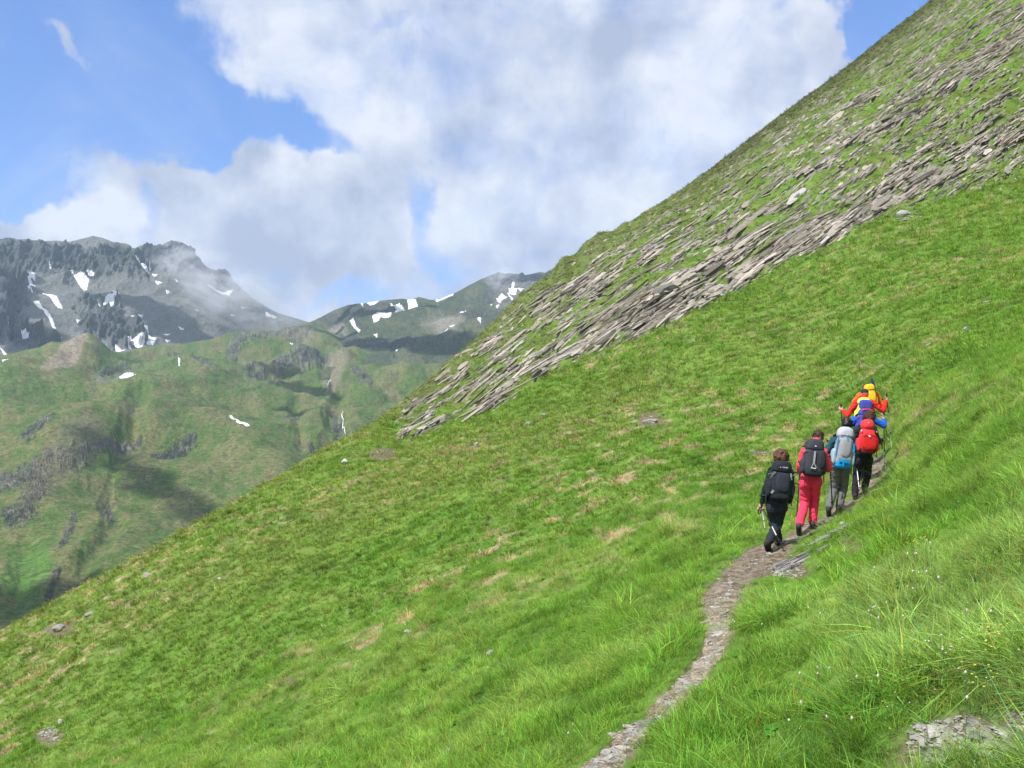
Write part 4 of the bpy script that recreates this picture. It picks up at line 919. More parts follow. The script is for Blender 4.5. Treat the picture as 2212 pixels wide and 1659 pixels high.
# ================================================================== path and its gravel
mp_, t, b = mat('trodden_earth')
pos = t.new('ShaderNodeNewGeometry').outputs['Position']
a = t.noise(pos, 7, 6, .65); v_ = t.new('ShaderNodeTexVoronoi'); v_.inputs['Scale'].default_value = 34; t.l.new(t.vm('ADD', pos, t.scale(t.noise(pos, 12, 3, .5, out='Color'), .06)), v_.inputs['Vector'])
c = t.mix(t.mr(a, .35, .65), (.125, .092, .060), (.30, .255, .195))
c = t.mix(t.mr(v_.outputs['Distance'], .12, .42, .35, 0), c, (.40, .375, .33)); fn = t.noise(pos, 60, 4, .7)
c = t.mix(1.0, c, t.attr('tint'), 'MULTIPLY')
t.l.new(t.scale(c, t.mr(fn, .3, .7, .6, 1.3, False)), b.inputs['Base Color']); b.inputs['Roughness'].default_value = .95; b.inputs['Specular IOR Level'].default_value = .1
bp = t.new('ShaderNodeBump'); bp.inputs['Distance'].default_value = .02; t.l.new(t.m('ADD', a, t.m('SUBTRACT', fn, v_.outputs['Distance'])), bp.inputs['Height']); t.l.new(bp.outputs[0], b.inputs['Normal'])
nl, nw = 760, 26
kk = np.linspace(0, 259, nl); pw = np.stack([np.interp(kk, np.arange(260), PW[:, j]) for j in (0, 1)], 1); hw = np.interp(kk, np.arange(260), PQ[:, 2])
dr = np.gradient(pw, axis=0); dr /= np.linalg.norm(dr, axis=1)[:, None]; nr_ = np.stack([dr[:, 1], -dr[:, 0]], 1)
u = np.linspace(-1.35, 1.35, nw)
wj = 1 + .38 * fbm2(kk / 6, kk * 0 + 3, 3)
X = pw[:, :1] + nr_[:, :1] * u[None] * (hw * .9 * wj)[:, None]; Y = pw[:, 1:] + nr_[:, 1:] * u[None] * (hw * .9 * wj)[:, None]
cpx_ = (CX + X / Y * F - HC[0]) / 2.6
Z = np.zeros_like(X)
for i in range(nl):
    for j in range(nw):
        c0 = int(round(cpx_[i, j])); Z[i, j] = np.interp(Y[i, j], HY[:, c0], HZ[:, c0])
Zc = np.array([np.interp(kk[i], kk, Z[:, nw // 2]) for i in range(nl)])
edge = sstep(.72, 1.2, np.abs(u)[None] + .18 * fbm2(X * 5, Y * 5, 3))
Z = Z * .5 + .5 * Zc[:, None] * (1 - edge) + .5 * Z * edge
Z = Z + .022 - .11 * edge + .018 * fbm2(X * 3, Y * 3, 3) + .007 * fbm2(X * 16, Y * 16, 2)
ptint = lerp3(np.broadcast_to(np.array([1.55, 1.55, 1.5]), X.shape + (3,)), np.array([1.02, 1.02, .98]), np.clip(sstep(9.6, 12.5, Y) + .5 * fbm2(X * 2, Y * 2, 2), 0, 1))
grid_mesh('path', X, Y, Z, mp_, {'tint': ptint}, 'narrow trodden earth and gravel footpath climbing past the hikers')
# gravel
def pebbles(P, size, label, cols):
    n = len(P); base = np.array([(-1, -1, -.5), (1, -1, -.5), (1, 1, -.5), (-1, 1, -.5), (-.7, -.7, .5), (.7, -.7, .5), (.7, .7, .5), (-.7, .7, .5)])
    V = base[None] * (1 + .28 * rng.normal(size=(n, 8, 3))); V *= (size[:, None] * np.stack([rng.uniform(.6, 1.6, n), rng.uniform(.4, 1, n), rng.uniform(.15, .5, n)], 1))[:, None]
    an = rng.uniform(0, 6.283, n); ca, sa = np.cos(an)[:, None], np.sin(an)[:, None]
    V = np.stack([V[..., 0] * ca - V[..., 1] * sa, V[..., 0] * sa + V[..., 1] * ca, V[..., 2] + .15 * V[..., 0] * rng.normal(size=n)[:, None]], -1) + P[:, None]
    f0 = np.array([(3, 2, 1, 0), (4, 5, 6, 7)] + [(i, (i + 1) % 4, 4 + (i + 1) % 4, 4 + i) for i in range(4)])
    o = poly_mesh('gravel', V.reshape(-1, 3), (f0[None] + 8 * np.arange(n)[:, None, None]).reshape(-1, 4), M_rock, cols=np.repeat(cols, 8, 0)); tag(o, label, kind='stuff')
n = 2300; ii = rng.integers(0, nl, n); uu = np.clip(rng.normal(0, .42, n), -.95, .95); jj = np.clip(((uu + 1.35) / 2.7 * (nw - 1)).round().astype(int), 0, nw - 1)
P = np.stack([X[ii, jj], Y[ii, jj], Z[ii, jj]], 1) + rng.normal(size=(n, 3)) * np.array([.012, .012, .001])
gc = rng.uniform(.24, .46, n)[:, None] * np.array([1, .95, .85]); sz = np.clip(rng.lognormal(-4.55, .6, n), .004, .045)
pebbles(P, sz, 'gravel and small flat stones on the footpath', gc)
SP = [(2080, 1600, 120, 52, 700, .010), (1690, 1222, 50, 22, 260, .012), (1405, 912, 24, 14, 14, .05), (822, 982, 32, 12, 60, .05), (110, 1588, 28, 18, 80, .03), (1648, 975, 30, 5, 90, .02), (1955, 468, 40, 10, 50, .12), (2200, 1560, 40, 26, 160, .010)]
PP, SZ = [], []
for px, py, rx_, ry_, k, s_ in SP:
    a_ = rng.uniform(0, 6.283, k); q_ = np.sqrt(rng.random(k)); ax = px + rx_ * q_ * np.cos(a_); ay = py + ry_ * q_ * np.sin(a_); r0, c0 = hidx(ax, ay)
    PP.append(np.stack([samp(HX, r0, c0), samp(HY, r0, c0), samp(HZ, r0, c0) + s_ * .2], 1)); SZ.append(s_ * rng.lognormal(0, .5, k))
P = np.concatenate(PP); gc = rng.uniform(.22, .5, len(P))[:, None] * np.array([1, .95, .86])
pebbles(P, np.concatenate(SZ), 'stones and grit lying in the bare earth patches', gc)
# ================================================================== hikers, packs and poles
def flat_mat(name, col, rough=.75, spec=.25, nscale=60, amp=.16, bump=.35, sheen=0.0):
    m, t, b = mat(name)
    g_ = t.new('ShaderNodeTexCoord').outputs['Object']
    n_ = t.noise(g_, nscale, 4, .6); n1 = t.noise(g_, 7, 3, .6)
    t.l.new(t.scale(t.mix(0, col, col), t.m('ADD', t.mr(n_, .3, .7, 1 - amp, 1 + amp, False), t.mr(n1, .3, .7, -amp * .6, amp * .6, False))), b.inputs['Base Color'])
    b.inputs['Roughness'].default_value = rough; b.inputs['Specular IOR Level'].default_value = spec; b.inputs['Sheen Weight'].default_value = sheen
    bp = t.new('ShaderNodeBump'); bp.inputs['Strength'].default_value = bump; bp.inputs['Distance'].default_value = .008
    n3_ = t.noise(g_, 16, 4, .55, 1.2); t.l.new(t.m('ADD', n3_, t.m('MULTIPLY', n_, .2)), bp.inputs['Height']); t.l.new(bp.outputs[0], b.inputs['Normal'])
    return m
SKIN = flat_mat('skin', (.52, .29, .20), .55, .35, 40, .06, .1)
MCOL = {}
def cm(name, col, **k):
    if name not in MCOL: MCOL[name] = flat_mat(name, col, **k)
    return MCOL[name]
def shell(bm, p0, p1, r0, r1, seg=12):
    p0 = Vector(p0); p1 = Vector(p1); ax = p1 - p0
    if ax.length > 1e-5:
        M = Matrix.Translation((p0 + p1) / 2) @ ax.to_track_quat('Z', 'Y').to_matrix().to_4x4()
        bmesh.ops.create_cone(bm, cap_ends=True, segments=seg, radius1=r0, radius2=r1, depth=ax.length, matrix=M)
    bmesh.ops.create_icosphere(bm, subdivisions=2, radius=r0, matrix=Matrix.Translation(p0)); bmesh.ops.create_icosphere(bm, subdivisions=2, radius=r1, matrix=Matrix.Translation(p1))
def solid(name, prims, m, base, parent, voxel=.012, smooth=3, wrinkle=0.0, wscale=14, sub=None):
    """one continuous surface from tapering limbs ('c', a, b, ra, rb) and ellipsoids ('e', centre, radii, euler)"""
    bm = bmesh.new()
    for p in prims:
        if p[0] == 'c': shell(bm, Vector(p[1]) - base, Vector(p[2]) - base, p[3], p[4])
        else:
            rot = p[3] if len(p) > 3 and p[3] is not None else Matrix.Identity(3)
            if isinstance(rot, tuple): rot = Euler(rot).to_matrix()
            M = Matrix.Translation(Vector(p[1]) - base) @ rot.to_4x4() @ Matrix.Diagonal((*p[2], 1))
            bmesh.ops.create_icosphere(bm, subdivisions=3, radius=1, matrix=M)
    me = bpy.data.meshes.new(name); bm.to_mesh(me); bm.free()
    o = bpy.data.objects.new(name, me); C.objects.link(o)
    md = o.modifiers.new('r', 'REMESH'); md.mode = 'VOXEL'; md.voxel_size = voxel; md.adaptivity = 0; md.use_smooth_shade = True
    if smooth: ms_ = o.modifiers.new('s', 'SMOOTH'); ms_.iterations = smooth; ms_.factor = .5
    dg = bpy.context.evaluated_depsgraph_get(); nm = bpy.data.meshes.new_from_object(o.evaluated_get(dg)); o.modifiers.clear(); o.data = nm; nm.name = name
    if wrinkle:
        k = len(nm.vertices); co = np.zeros(k * 3, np.float32); nm.vertices.foreach_get('co', co); co = co.reshape(-1, 3); no = np.zeros(k * 3, np.float32); nm.vertices.foreach_get('normal', no); no = no.reshape(-1, 3)
        q = co.astype(float) * wscale; f = fbm3(q[:, 0], q[:, 1], q[:, 2] * 1.7, 2); f = 1 - np.abs(f) * 2
        co = co + no * (f * wrinkle)[:, None]; nm.vertices.foreach_set('co', co.astype(np.float32).ravel()); nm.update()
    nm.polygons.foreach_set('use_smooth', np.ones(len(nm.polygons), bool)); nm.materials.clear(); nm.materials.append(m)
    if parent is not None: o.parent = parent
    else: o.location = base
    return o
def lerp(a, b, f): return Vector(a) * (1 - f) + Vector(b) * f
def hand_prims(wr, hc, grip, side):
    """palm, four curled fingers of different length round the grip, thumb from the side of the palm"""
    wr = Vector(wr); hc = Vector(hc); f = (hc - wr).normalized(); g = Vector(grip).normalized()
    n = f.cross(g); n = n.normalized() if n.length > .05 else Vector((side, 0, 0)); n *= side; g = n.cross(f).normalized() * side
    R = Matrix((f, g, n)).transposed(); pr = [('c', wr, hc, .024, .028), ('e', hc, (.045, .040, .017), R)]
    for k, (ln, w_) in enumerate(((.030, .0095), (.035, .0098), (.033, .0095), (.026, .0085))):
        b = hc + f * .038 + g * (.030 - .020 * k); m1 = b + f * ln * .9 + n * .010; m2 = m1 + n * ln * .9 - f * .004; t_ = m2 - f * ln * .7 + n * .004
        pr += [('c', b, m1, w_ * 1.05, w_), ('c', m1, m2, w_, w_ * .92), ('c', m2, t_, w_ * .92, w_ * .8)]
    b = hc - f * .015 + g * .036; m1 = b + g * .018 + f * .022 + n * .018; t_ = m1 + f * .018 + n * .022 - g * .012
    return pr + [('c', b, m1, .012, .0105), ('c', m1, t_, .0105, .0085)]
def Zp(z, zx, zy, d):
    ox, oy, s = {1: (1640, 970, 6.383), 2: (1720, 920, 6.383), 3: (1790, 890, 6.911), 4: (1840, 880, 8.29), 5: (1810, 810, 11.853)}[z]
    return pt((ox + zx / s) / 1.00904, (oy + zy / s) / 1.00904, d)
class Hiker: pass
def hiker(z, D, J, lab, cloth, hair, extra=None, girl=True):
    """J: joint name -> (zx, zy, extra depth)"""
    P = {k: Zp(z, v[0], v[1], D + v[2]) for k, v in J.items()}
    feet = [P['toeL'], P['toeR']]; base = (feet[0] + feet[1]) / 2; base.z = min(ground(f.x, f.y) for f in feet)
    for s in 'LR':                                                # every foot rests on the ground, none floats or sinks
        f = P['toe' + s]; gz_ = ground(f.x, f.y) + .035
        dz = gz_ - f.z
        if abs(dz) < .30 and not (extra and extra.get('free') == s): P['toe' + s].z += dz; P['heel' + s].z += dz; P['ank' + s].z += dz * .9; P['kn' + s].z += dz * .4
        print(lab[:24], s, 'foot gap', round(dz, 3))
    up = (P['neck'] - P['pel']).normalized(); sh = (P['shR'] - P['shL']); shw = sh.length; sh.normalize(); fw = up.cross(sh).normalized(); R = Matrix((sh, fw, up)).transposed()
    hd = P['head']; hu = Vector((0, .18, 1)).normalized(); hR = Matrix((sh, hu.cross(sh).normalized() * 1.0, hu)).transposed(); fwd = hR @ Vector((0, 1, 0))
    chest = lerp(P['neck'], P['pel'], .32); waist = lerp(P['neck'], P['pel'], .68); wd = shw * .5
    w0 = 1.0 if not girl else .94
    body = [('e', hd, (.074, .093, .108), hR), ('e', hd - hu * .055 + fwd * .028, (.052, .060, .058), hR), ('c', hd - hu * .06, P['neck'] - up * .03, .052, .058),
            ('c', hd + fwd * .088 - hu * .002, hd + fwd * .106 - hu * .028, .008, .013), ('e', hd + fwd * .086 - hu * .058, (.022, .010, .007), hR),
            ('e', hd + sh * .076 - hu * .008, (.010, .020, .030), hR), ('e', hd - sh * .076 - hu * .008, (.010, .020, .030), hR),
            ('e', chest, (wd * .86, .105, .17), R), ('e', waist, (wd * .68, .095, .15), R), ('e', P['pel'], (.155, .11, .12), R), ('c', P['shL'], P['shR'], .055, .055), ('c', chest, P['pel'], .1, .11)]
    for s in 'LR':
        body += [('c', P['sh' + s], P['el' + s], .046, .036), ('c', P['el' + s], P['wr' + s], .037, .025), ('c', P['hip' + s], P['kn' + s], .082, .054), ('c', P['kn' + s], P['ank' + s], .054, .038),
                 ('c', P['ank' + s], P['heel' + s], .036, .034), ('c', P['heel' + s], P['toe' + s], .034, .028)]
        body += hand_prims(P['wr' + s], P['hand' + s], J.get('grip' + s, (0, .3, 1)), 1 if s == 'L' else -1)
    o = solid('person', body, SKIN, base, None, .0075, 2); tag(o, lab, 'person', 'hikers walking up the path in single file')
    jk = [('e', chest, (wd * .94, .135, .20), R), ('e', waist, (wd * .80, .125, .17), R), ('e', lerp(P['neck'], P['pel'], .92), (.172 * w0, .130, .10), R), ('c', P['shL'] - up * .01, P['shR'] - up * .01, .072, .072), ('c', chest, waist, .13, .12), ('c', P['neck'] - up * .02, P['neck'] + up * .035, .072, .064)]
    for s in 'LR': jk += [('c', P['sh' + s], P['el' + s], .066, .056), ('c', P['el' + s], lerp(P['el' + s], P['wr' + s], .95), .056, .038)]
    solid('jacket', jk, cloth['jacket'], base, o, .012, 3, .011, 10)
    tr = [('e', P['pel'], (.175 * w0, .135, .115), R), ('c', P['pel'], lerp(P['hipL'], P['hipR'], .5), .12, .11)]
    for s in 'LR': tr += [('e', P['hip' + s] - up * .03 - fw * .03, (.098, .115, .11), R), ('c', P['hip' + s], P['kn' + s], .098, .074), ('c', P['kn' + s], lerp(P['kn' + s], P['ank' + s], .55), .074, .070), ('c', lerp(P['kn' + s], P['ank' + s], .55), lerp(P['kn' + s], P['ank' + s], .98), .068, .064)]
    solid('trousers', tr, cloth['trousers'], base, o, .012, 2, .011, 9)
    for s in 'LR':
        a, h, t_ = P['ank' + s], P['heel' + s], P['toe' + s]
        bt = solid('boot', [('c', a + (a - h) * .35, h + (a - h) * .2, .050, .050), ('c', h, t_, .048, .044), ('c', lerp(h, t_, .3) + (a - h) * .25, t_, .046, .036)], cloth['boot'], base, o, .011, 1)
        dirn = (t_ - h).normalized(); dn = -(a - h).normalized(); dn = (dn - dirn * dn.dot(dirn)).normalized()
        so_ = solid('sole', [('c', h + dn * .036, t_ + dn * .032, .034, .034)], cm('rubber', (.02, .02, .02)), base, o, .011, 0); so_.parent = bt
    hp = []
    if hair['kind'] != 'cap':
        r = random.Random(hair['seed']); vol = hair.get('vol', 1.0)
        hp += [('e', hd + hu * .022 - fwd * .018, (.082 * vol, .098 * vol, .100 * vol), hR)]
        for k in range(hair.get('n', 26)):
            th = r.uniform(0, 6.283); q = r.uniform(-.35, 1); s_ = math.sqrt(max(0, 1 - q * q)); dv = Vector((s_ * math.cos(th), s_ * math.sin(th), q))
            if dv.y > .35 and q < .55: continue
            hp.append(('e', hd + hR @ Vector((dv.x * .078 * vol, dv.y * .092 * vol - .012, dv.z * .092 * vol + .02)), (.026 * vol, .026 * vol, .024 * vol)))
        if hair['kind'] == 'long': hp += [('c', hd - fwd * .06, P['neck'] - fwd * .09 - up * .02, .075, .06)]
        if hair['kind'] == 'tied': hp += [('c', hd - fwd * .085 - hu * .0, hd - fwd * .12 - hu * .05, .034, .026)]
        solid('hair', hp, hair['mat'], base, o, .009, 1, hair.get('wr', .006), 38)
    else:
        solid('hair', [('e', hd - fwd * .022 - hu * .012, (.078, .082, .075), hR)], hair['mat'], base, o, .009, 1)
        cp = solid('cap', [('e', hd + hu * .040 - fwd * .004, (.086, .102, .082), hR), ('e', hd + hu * .034 + fwd * .115, (.066, .055, .012), hR)], cm('cap_cloth', (.025, .028, .035)), base, o, .009, 2)
    for s_ in (-1, 1): solid('eye', [('e', hd + fwd * .083 + sh * .031 * s_ + hu * .006, (.011, .008, .008), hR)], cm('eye_white', (.6, .6, .6), rough=.3), base, o, .004, 0)
    H = Hiker(); H.P = P; H.base = base; H.o = o; H.sh = sh; H.fw = fw; H.up = up; H.D = D; H.z = z
    return H
def sell(name, c, s, R, e, m, base, parent, n=28, fold=.0, taper=0.0, seed=0):
    """rounded-box solid (superellipsoid) with soft fabric folds"""
    V = []
    for i in range(n + 1):
        ph = -math.pi / 2 + math.pi * i / n
        for j in range(2 * n):
            th = 2 * math.pi * j / (2 * n); pw_ = lambda v: math.copysign(abs(v) ** e, v)
            V.append((pw_(math.cos(ph)) * pw_(math.cos(th)), pw_(math.cos(ph)) * pw_(math.sin(th)), pw_(math.sin(ph))))
    A = np.array(V); f = fbm3(A[:, 0] * 2 + seed, A[:, 1] * 2, A[:, 2] * 3.4, 3); A = A * (1 + fold * f)[:, None]
    A[:, 0] *= 1 - taper * A[:, 2]; A[:, 1] *= 1 - .5 * taper * A[:, 2]
    A = (A * np.array(s)) @ np.array(R).T + np.array(Vector(c) - base)
    Fq = [(i * 2 * n + j, i * 2 * n + (j + 1) % (2 * n), (i + 1) * 2 * n + (j + 1) % (2 * n), (i + 1) * 2 * n + j) for i in range(n) for j in range(2 * n)]
    o = poly_mesh(name, A, Fq, m, True)
    if parent is not None: o.parent = parent
    else: o.location = base
    return o
def strip(name, pts, wd, th, m, base, parent, nrm):
    """webbing strap along points"""
    V, Fq = [], []; nrm = Vector(nrm).normalized(); pts = [Vector(p) for p in pts]
    for i, p in enumerate(pts):
        d = (pts[min(i + 1, len(pts) - 1)] - pts[max(i - 1, 0)]).normalized(); s = d.cross(nrm).normalized()
        for a, b in ((-1, -1), (1, -1), (1, 1), (-1, 1)): V.append(p - base + s * wd / 2 * a + nrm * th / 2 * b)
    for i in range(len(pts) - 1): Fq += [(4 * i + k, 4 * i + (k + 1) % 4, 4 * i + 4 + (k + 1) % 4, 4 * i + 4 + k) for k in range(4)]
    Fq += [(3, 2, 1, 0), tuple(4 * (len(pts) - 1) + k for k in range(4))]
    o = poly_mesh(name, V, Fq, m); o.parent = parent; return o
def pack(H, top, bot, W, Dp, lab, body, lid, pocket, sidem, bottomm, strapm, mark=None, text=None, lidh=.2, shape=None, e=.55, pk=(.0, -.28, .36, .30), straps=(), tp=.05):
    """a backpack: top and bottom are picture points of its back panel"""
    z = H.z; yb = H.P['neck'].y - .17
    T_ = Zp(z, top[0], top[1], yb + .05); B_ = Zp(z, bot[0], bot[1], H.P['pel'].y - .16)
    up = (T_ - B_); h = up.length; up.normalize(); rt = Vector((1, 0, 0)); rt = (rt - up * rt.dot(up)).normalized(); out = rt.cross(up).normalized()
    if out.y > 0: out = -out
    R = Matrix((rt, out, up)).transposed()
    base = B_.copy(); at = lambda x, o_, u: B_ + rt * x * W + out * o_ * Dp + up * u * h
    root = bpy.data.objects.new('backpack', None); C.objects.link(root); root.location = base; tag(root, lab, 'backpack', "hikers' backpacks")
    hb = 1 - lidh
    sell('main_bag', at(0, .42, hb * .52), (W * .44, Dp * .50, h * hb * .54), R, e, body, base, root, fold=.045, taper=tp, seed=z)
    sell('lid', at(0, .40, 1 - lidh * .55), (W * (.42 - .6 * tp), Dp * .52, h * lidh * .66), R, e * 1.15, lid, base, root, fold=.05, taper=.12, seed=z + 5)
    fp = sell('front_pocket', at(pk[0], .86, pk[3] + .10), (W * pk[2], Dp * .20, h * .26), R, .7, pocket, base, root, fold=.05, taper=-.06, seed=z + 9)
    for s in (-1, 1):
        sell('side_pocket', at(.46 * s, .38, .24), (W * .10, Dp * .36, h * .20), R, .6, sidem, base, root, fold=.05, seed=z + s)
        strip('compression_strap', [at(.45 * s, .05, .62), at(.50 * s, .45, .64), at(.40 * s, .92, .66)], .02, .004, strapm, base, root, up)
        strip('shoulder_strap', [at(.20 * s, .05, .82), at(.22 * s, -.30, .84), at(.26 * s, -.8, .80), at(.30 * s, -1.0, .62), at(.44 * s, -.5, .35), at(.40 * s, .0, .18)], .05, .012, cm('strap_black', (.03, .03, .035)), base, root, out)
        strip('strap_end', [at(.44 * s, .0, .2), at(.52 * s, .25, .05), at(.54 * s, .3, -.16)], .016, .004, cm('strap_black', (.03, .03, .035)), base, root, out)
    strip('hip_belt', [at(-.40, .1, .06), at(-.56, -.6, .05), at(-.45, -1.3, .05)], .07, .02, cm('strap_black', (.03, .03, .035)), base, root, up); strip('hip_belt', [at(.40, .1, .06), at(.56, -.6, .05), at(.45, -1.3, .05)], .07, .02, cm('strap_black', (.03, .03, .035)), base, root, up)
    sell('base_panel', at(0, .40, .07), (W * .40, Dp * .50, h * .11), R, .6, bottomm, base, root, fold=.03, seed=z + 3)
    for (pts, wd, m_, nm_) in straps: strip(nm_, [at(*p) for p in pts], wd, .006, m_, base, root, out)
    if mark:
        x, u, s, oo = mark; p = at(x, oo, u); V = []; white = cm('white_print', (.75, .75, .75))
        q = [(-.5, -.1), (-.1, .55), (.1, .2), (.5, -.1), (.15, -.05), (0, .1), (-.15, -.05)]
        V = [p - base + rt * a * s + up * b * s for a, b in q] + [p - base + rt * a * s + up * b * s + out * .003 for a, b in q]; k = len(q)
        Fq = [tuple(range(k)), tuple(range(2 * k - 1, k - 1, -1))] + [(i, (i + 1) % k, k + (i + 1) % k, k + i) for i in range(k)]
        em = poly_mesh('emblem', V, Fq, white); em.parent = root
    if text:
        tx, x, u, s, oo = text; cu = bpy.data.curves.new('lettering', 'FONT'); cu.body = tx; cu.size = s; cu.extrude = .001; cu.align_x = 'CENTER'; tq = bpy.data.objects.new('lettering', cu); C.objects.link(tq); dg = bpy.context.evaluated_depsgraph_get(); tm_ = bpy.data.meshes.new_from_object(tq.evaluated_get(dg)); bpy.data.objects.remove(tq)
        tm_.materials.clear(); tm_.materials.append(cm('white_print', (.75, .75, .75))); to = bpy.data.objects.new('lettering', tm_); C.objects.link(to); to.parent = root; to.matrix_local = Matrix.Translation(at(x, oo, u) - base) @ Matrix((rt, up, rt.cross(up))).transposed().to_4x4()
    return root, at, base, R
def pole(z, a, b, D, Da, lab, grip=True, white=.35, r=.0095, ext=0.0):
    """trekking pole from the grip end a to the tip b, picture points with depths"""
    A = Zp(z, a[0], a[1], D + Da[0]); B = Zp(z, b[0], b[1], D + Da[1]); ax = (B - A); L = ax.length; ax.normalize(); base = A.copy()
    root = bpy.data.objects.new('trekking_pole', None); C.objects.link(root); root.location = base; tag(root, lab, 'trekking pole', 'trekking poles')
    blk = cm('pole_black', (.02, .02, .022), rough=.35); alu = cm('pole_alu', (.72, .72, .72), rough=.35, spec=.5, amp=.05)
    def tb(n, p0, p1, r0, r1, m):
        bm = bmesh.new(); q = p1 - p0; bmesh.ops.create_cone(bm, cap_ends=True, segments=12, radius1=r0, radius2=r1, depth=q.length, matrix=Matrix.Translation((p0 + p1) / 2 - base) @ q.to_track_quat('Z', 'Y').to_matrix().to_4x4())
        me = bpy.data.meshes.new(n); bm.to_mesh(me); bm.free(); me.materials.append(m); o = bpy.data.objects.new(n, me); C.objects.link(o); o.parent = root; return o
    at = lambda f: A + ax * L * f
    tb('upper_shaft', at(.08), at(1 - white * 1.6), r, r, blk); tb('middle_shaft', at(1 - white * 1.6), at(1 - white * .75), r * .9, r * .9, alu); tb('lower_shaft', at(1 - white * .75), at(.97), r * .8, r * .7, alu if white > .3 else blk)
    tb('lock_collar', at(1 - white * 1.6 - .012), at(1 - white * 1.6 + .012), r * 1.7, r * 1.7, blk); tb('lock_collar', at(1 - white * .75 - .012), at(1 - white * .75 + .012), r * 1.6, r * 1.6, blk)
    tb('basket', at(.935), at(.945), .026, .022, blk); tb('tip', at(.965), at(1.0), r * .7, r * .3, blk)
    if grip: gr = tb('grip', at(-.06), at(.09), .017, .014, blk); bm = bmesh.new(); bmesh.ops.create_icosphere(bm, subdivisions=2, radius=.021, matrix=Matrix.Translation(at(-.065) - base)); me = bpy.data.meshes.new('grip_knob'); bm.to_mesh(me); bm.free(); me.materials.append(blk); kb = bpy.data.objects.new('grip_knob', me); C.objects.link(kb); kb.parent = root
    return root, at, base
dark = cm('softshell_black', (.012, .014, .018), amp=.25); darkn = cm('trouser_navy', (.020, .026, .038), amp=.2); bootm = cm('boot_dark', (.03, .026, .024)); bootg = cm('boot_grey', (.055, .052, .055))
pinkj = cm('jacket_coral', (.78, .060, .085), amp=.1); pinkt = cm('trouser_pink', (.80, .045, .11), amp=.12); teal = cm('jacket_teal', (.012, .062, .085)); greyt = cm('trouser_grey', (.135, .135, .14), amp=.12)
dteal = cm('jacket_dark_green', (.012, .030, .036)); blackt = cm('trouser_black', (.012, .012, .018)); bluej = cm('jacket_blue', (.015, .105, .52), amp=.12); redj = cm('jacket_red', (.62, .022, .018), amp=.12); oraj = cm('jacket_orange', (.78, .12, .018), amp=.12)
hbrown = cm('hair_brown', (.105, .048, .026), nscale=240, amp=.5, rough=.5); hdark = cm('hair_dark_brown', (.035, .020, .014), nscale=240, amp=.5, rough=.45); hblack = cm('hair_black', (.014, .011, .011), nscale=240, amp=.5, rough=.4); hgrey = cm('hair_grey', (.16, .13, .12), nscale=240, amp=.4); hcurl = cm('hair_curly', (.060, .026, .016), nscale=240, amp=.5)
def depth_at(z, zx, zy):
    p = Zp(z, zx, zy, 1.0); px = p.x * F + CX; py = CY - p.z * F
    r, c = hidx(np.array([px]), np.array([py])); return float(samp(HD, r, c)[0])
D1 = depth_at(1, 300, 1500); D2 = depth_at(2, 235, 1530); D3 = depth_at(3, 170, 1560); D4 = depth_at(4, 230, 1600); print('hiker depths', D1, D2, D3, D4)
D5 = D4 + 1.7; D6 = D5 + 1.4; D7 = D6 + 1.7
h1 = hiker(1, D1, dict(head=(398, 188, .08), neck=(395, 285, .02), pel=(335, 800, 0), shL=(285, 385, 0), shR=(515, 385, 0), elL=(190, 620, -.06), wrL=(135, 800, 0), handL=(115, 850, .02), elR=(540, 620, -.05), wrR=(510, 790, .25), handR=(500, 800, .32),
    hipL=(280, 835, 0), hipR=(395, 835, 0), knL=(300, 1110, .26), ankL=(358, 1370, .22), heelL=(352, 1400, .16), toeL=(356, 1425, .36), knR=(352, 1130, .10), ankR=(240, 1420, -.22), heelR=(205, 1462, -.26), toeR=(232, 1560, -.12), gripL=(.25, 0, -1)),
    'person in black jacket and dark navy trousers, last of the file, with tousled brown hair', dict(jacket=dark, trousers=darkn, boot=bootm), dict(kind='curly', mat=hbrown, seed=1, vol=1.14, n=40, wr=.014))
h2 = hiker(2, D2, dict(head=(405, 215, .10), neck=(385, 290, .02), pel=(298, 790, 0), shL=(220, 400, 0), shR=(480, 415, 0), elL=(150, 600, .04), wrL=(140, 700, .28), handL=(150, 700, .36), elR=(545, 655, -.04), wrR=(566, 560, .15), handR=(568, 515, .20),
    hipL=(225, 815, 0), hipR=(370, 815, 0), knL=(222, 1100, .12), ankL=(140, 1385, -.16), heelL=(132, 1405, -.22), toeL=(140, 1535, -.14), knR=(352, 1110, .16), ankR=(325, 1450, .12), heelR=(322, 1478, .05), toeR=(330, 1500, .28), gripR=(0, .1, 1)),
    'person in coral jacket and bright pink trousers, second from the back', dict(jacket=pinkj, trousers=pinkt, boot=bootg), dict(kind='tied', mat=hdark, seed=2, vol=.98, n=18, wr=.004))
h3 = hiker(3, D3, dict(head=(385, 250, .10), neck=(370, 350, .02), pel=(290, 880, 0), shL=(190, 480, 0), shR=(450, 480, 0), elL=(95, 640, .0), wrL=(100, 570, .18), handL=(102, 540, .22), elR=(500, 720, 0), wrR=(480, 800, .2), handR=(470, 810, .28),
    hipL=(222, 915, 0), hipR=(350, 915, 0), knL=(190, 1180, .14), ankL=(118, 1405, -.12), heelL=(112, 1440, -.16), toeL=(120, 1570, -.08), knR=(335, 1180, .16), ankR=(270, 1470, .04), heelR=(262, 1500, -.02), toeR=(262, 1530, .2), gripL=(0, .1, 1)),
    'person in teal jacket and grey trousers, third from the back, with black hair', dict(jacket=teal, trousers=greyt, boot=bootm), dict(kind='curly', mat=hblack, seed=3, vol=1.12, n=20, wr=.004))
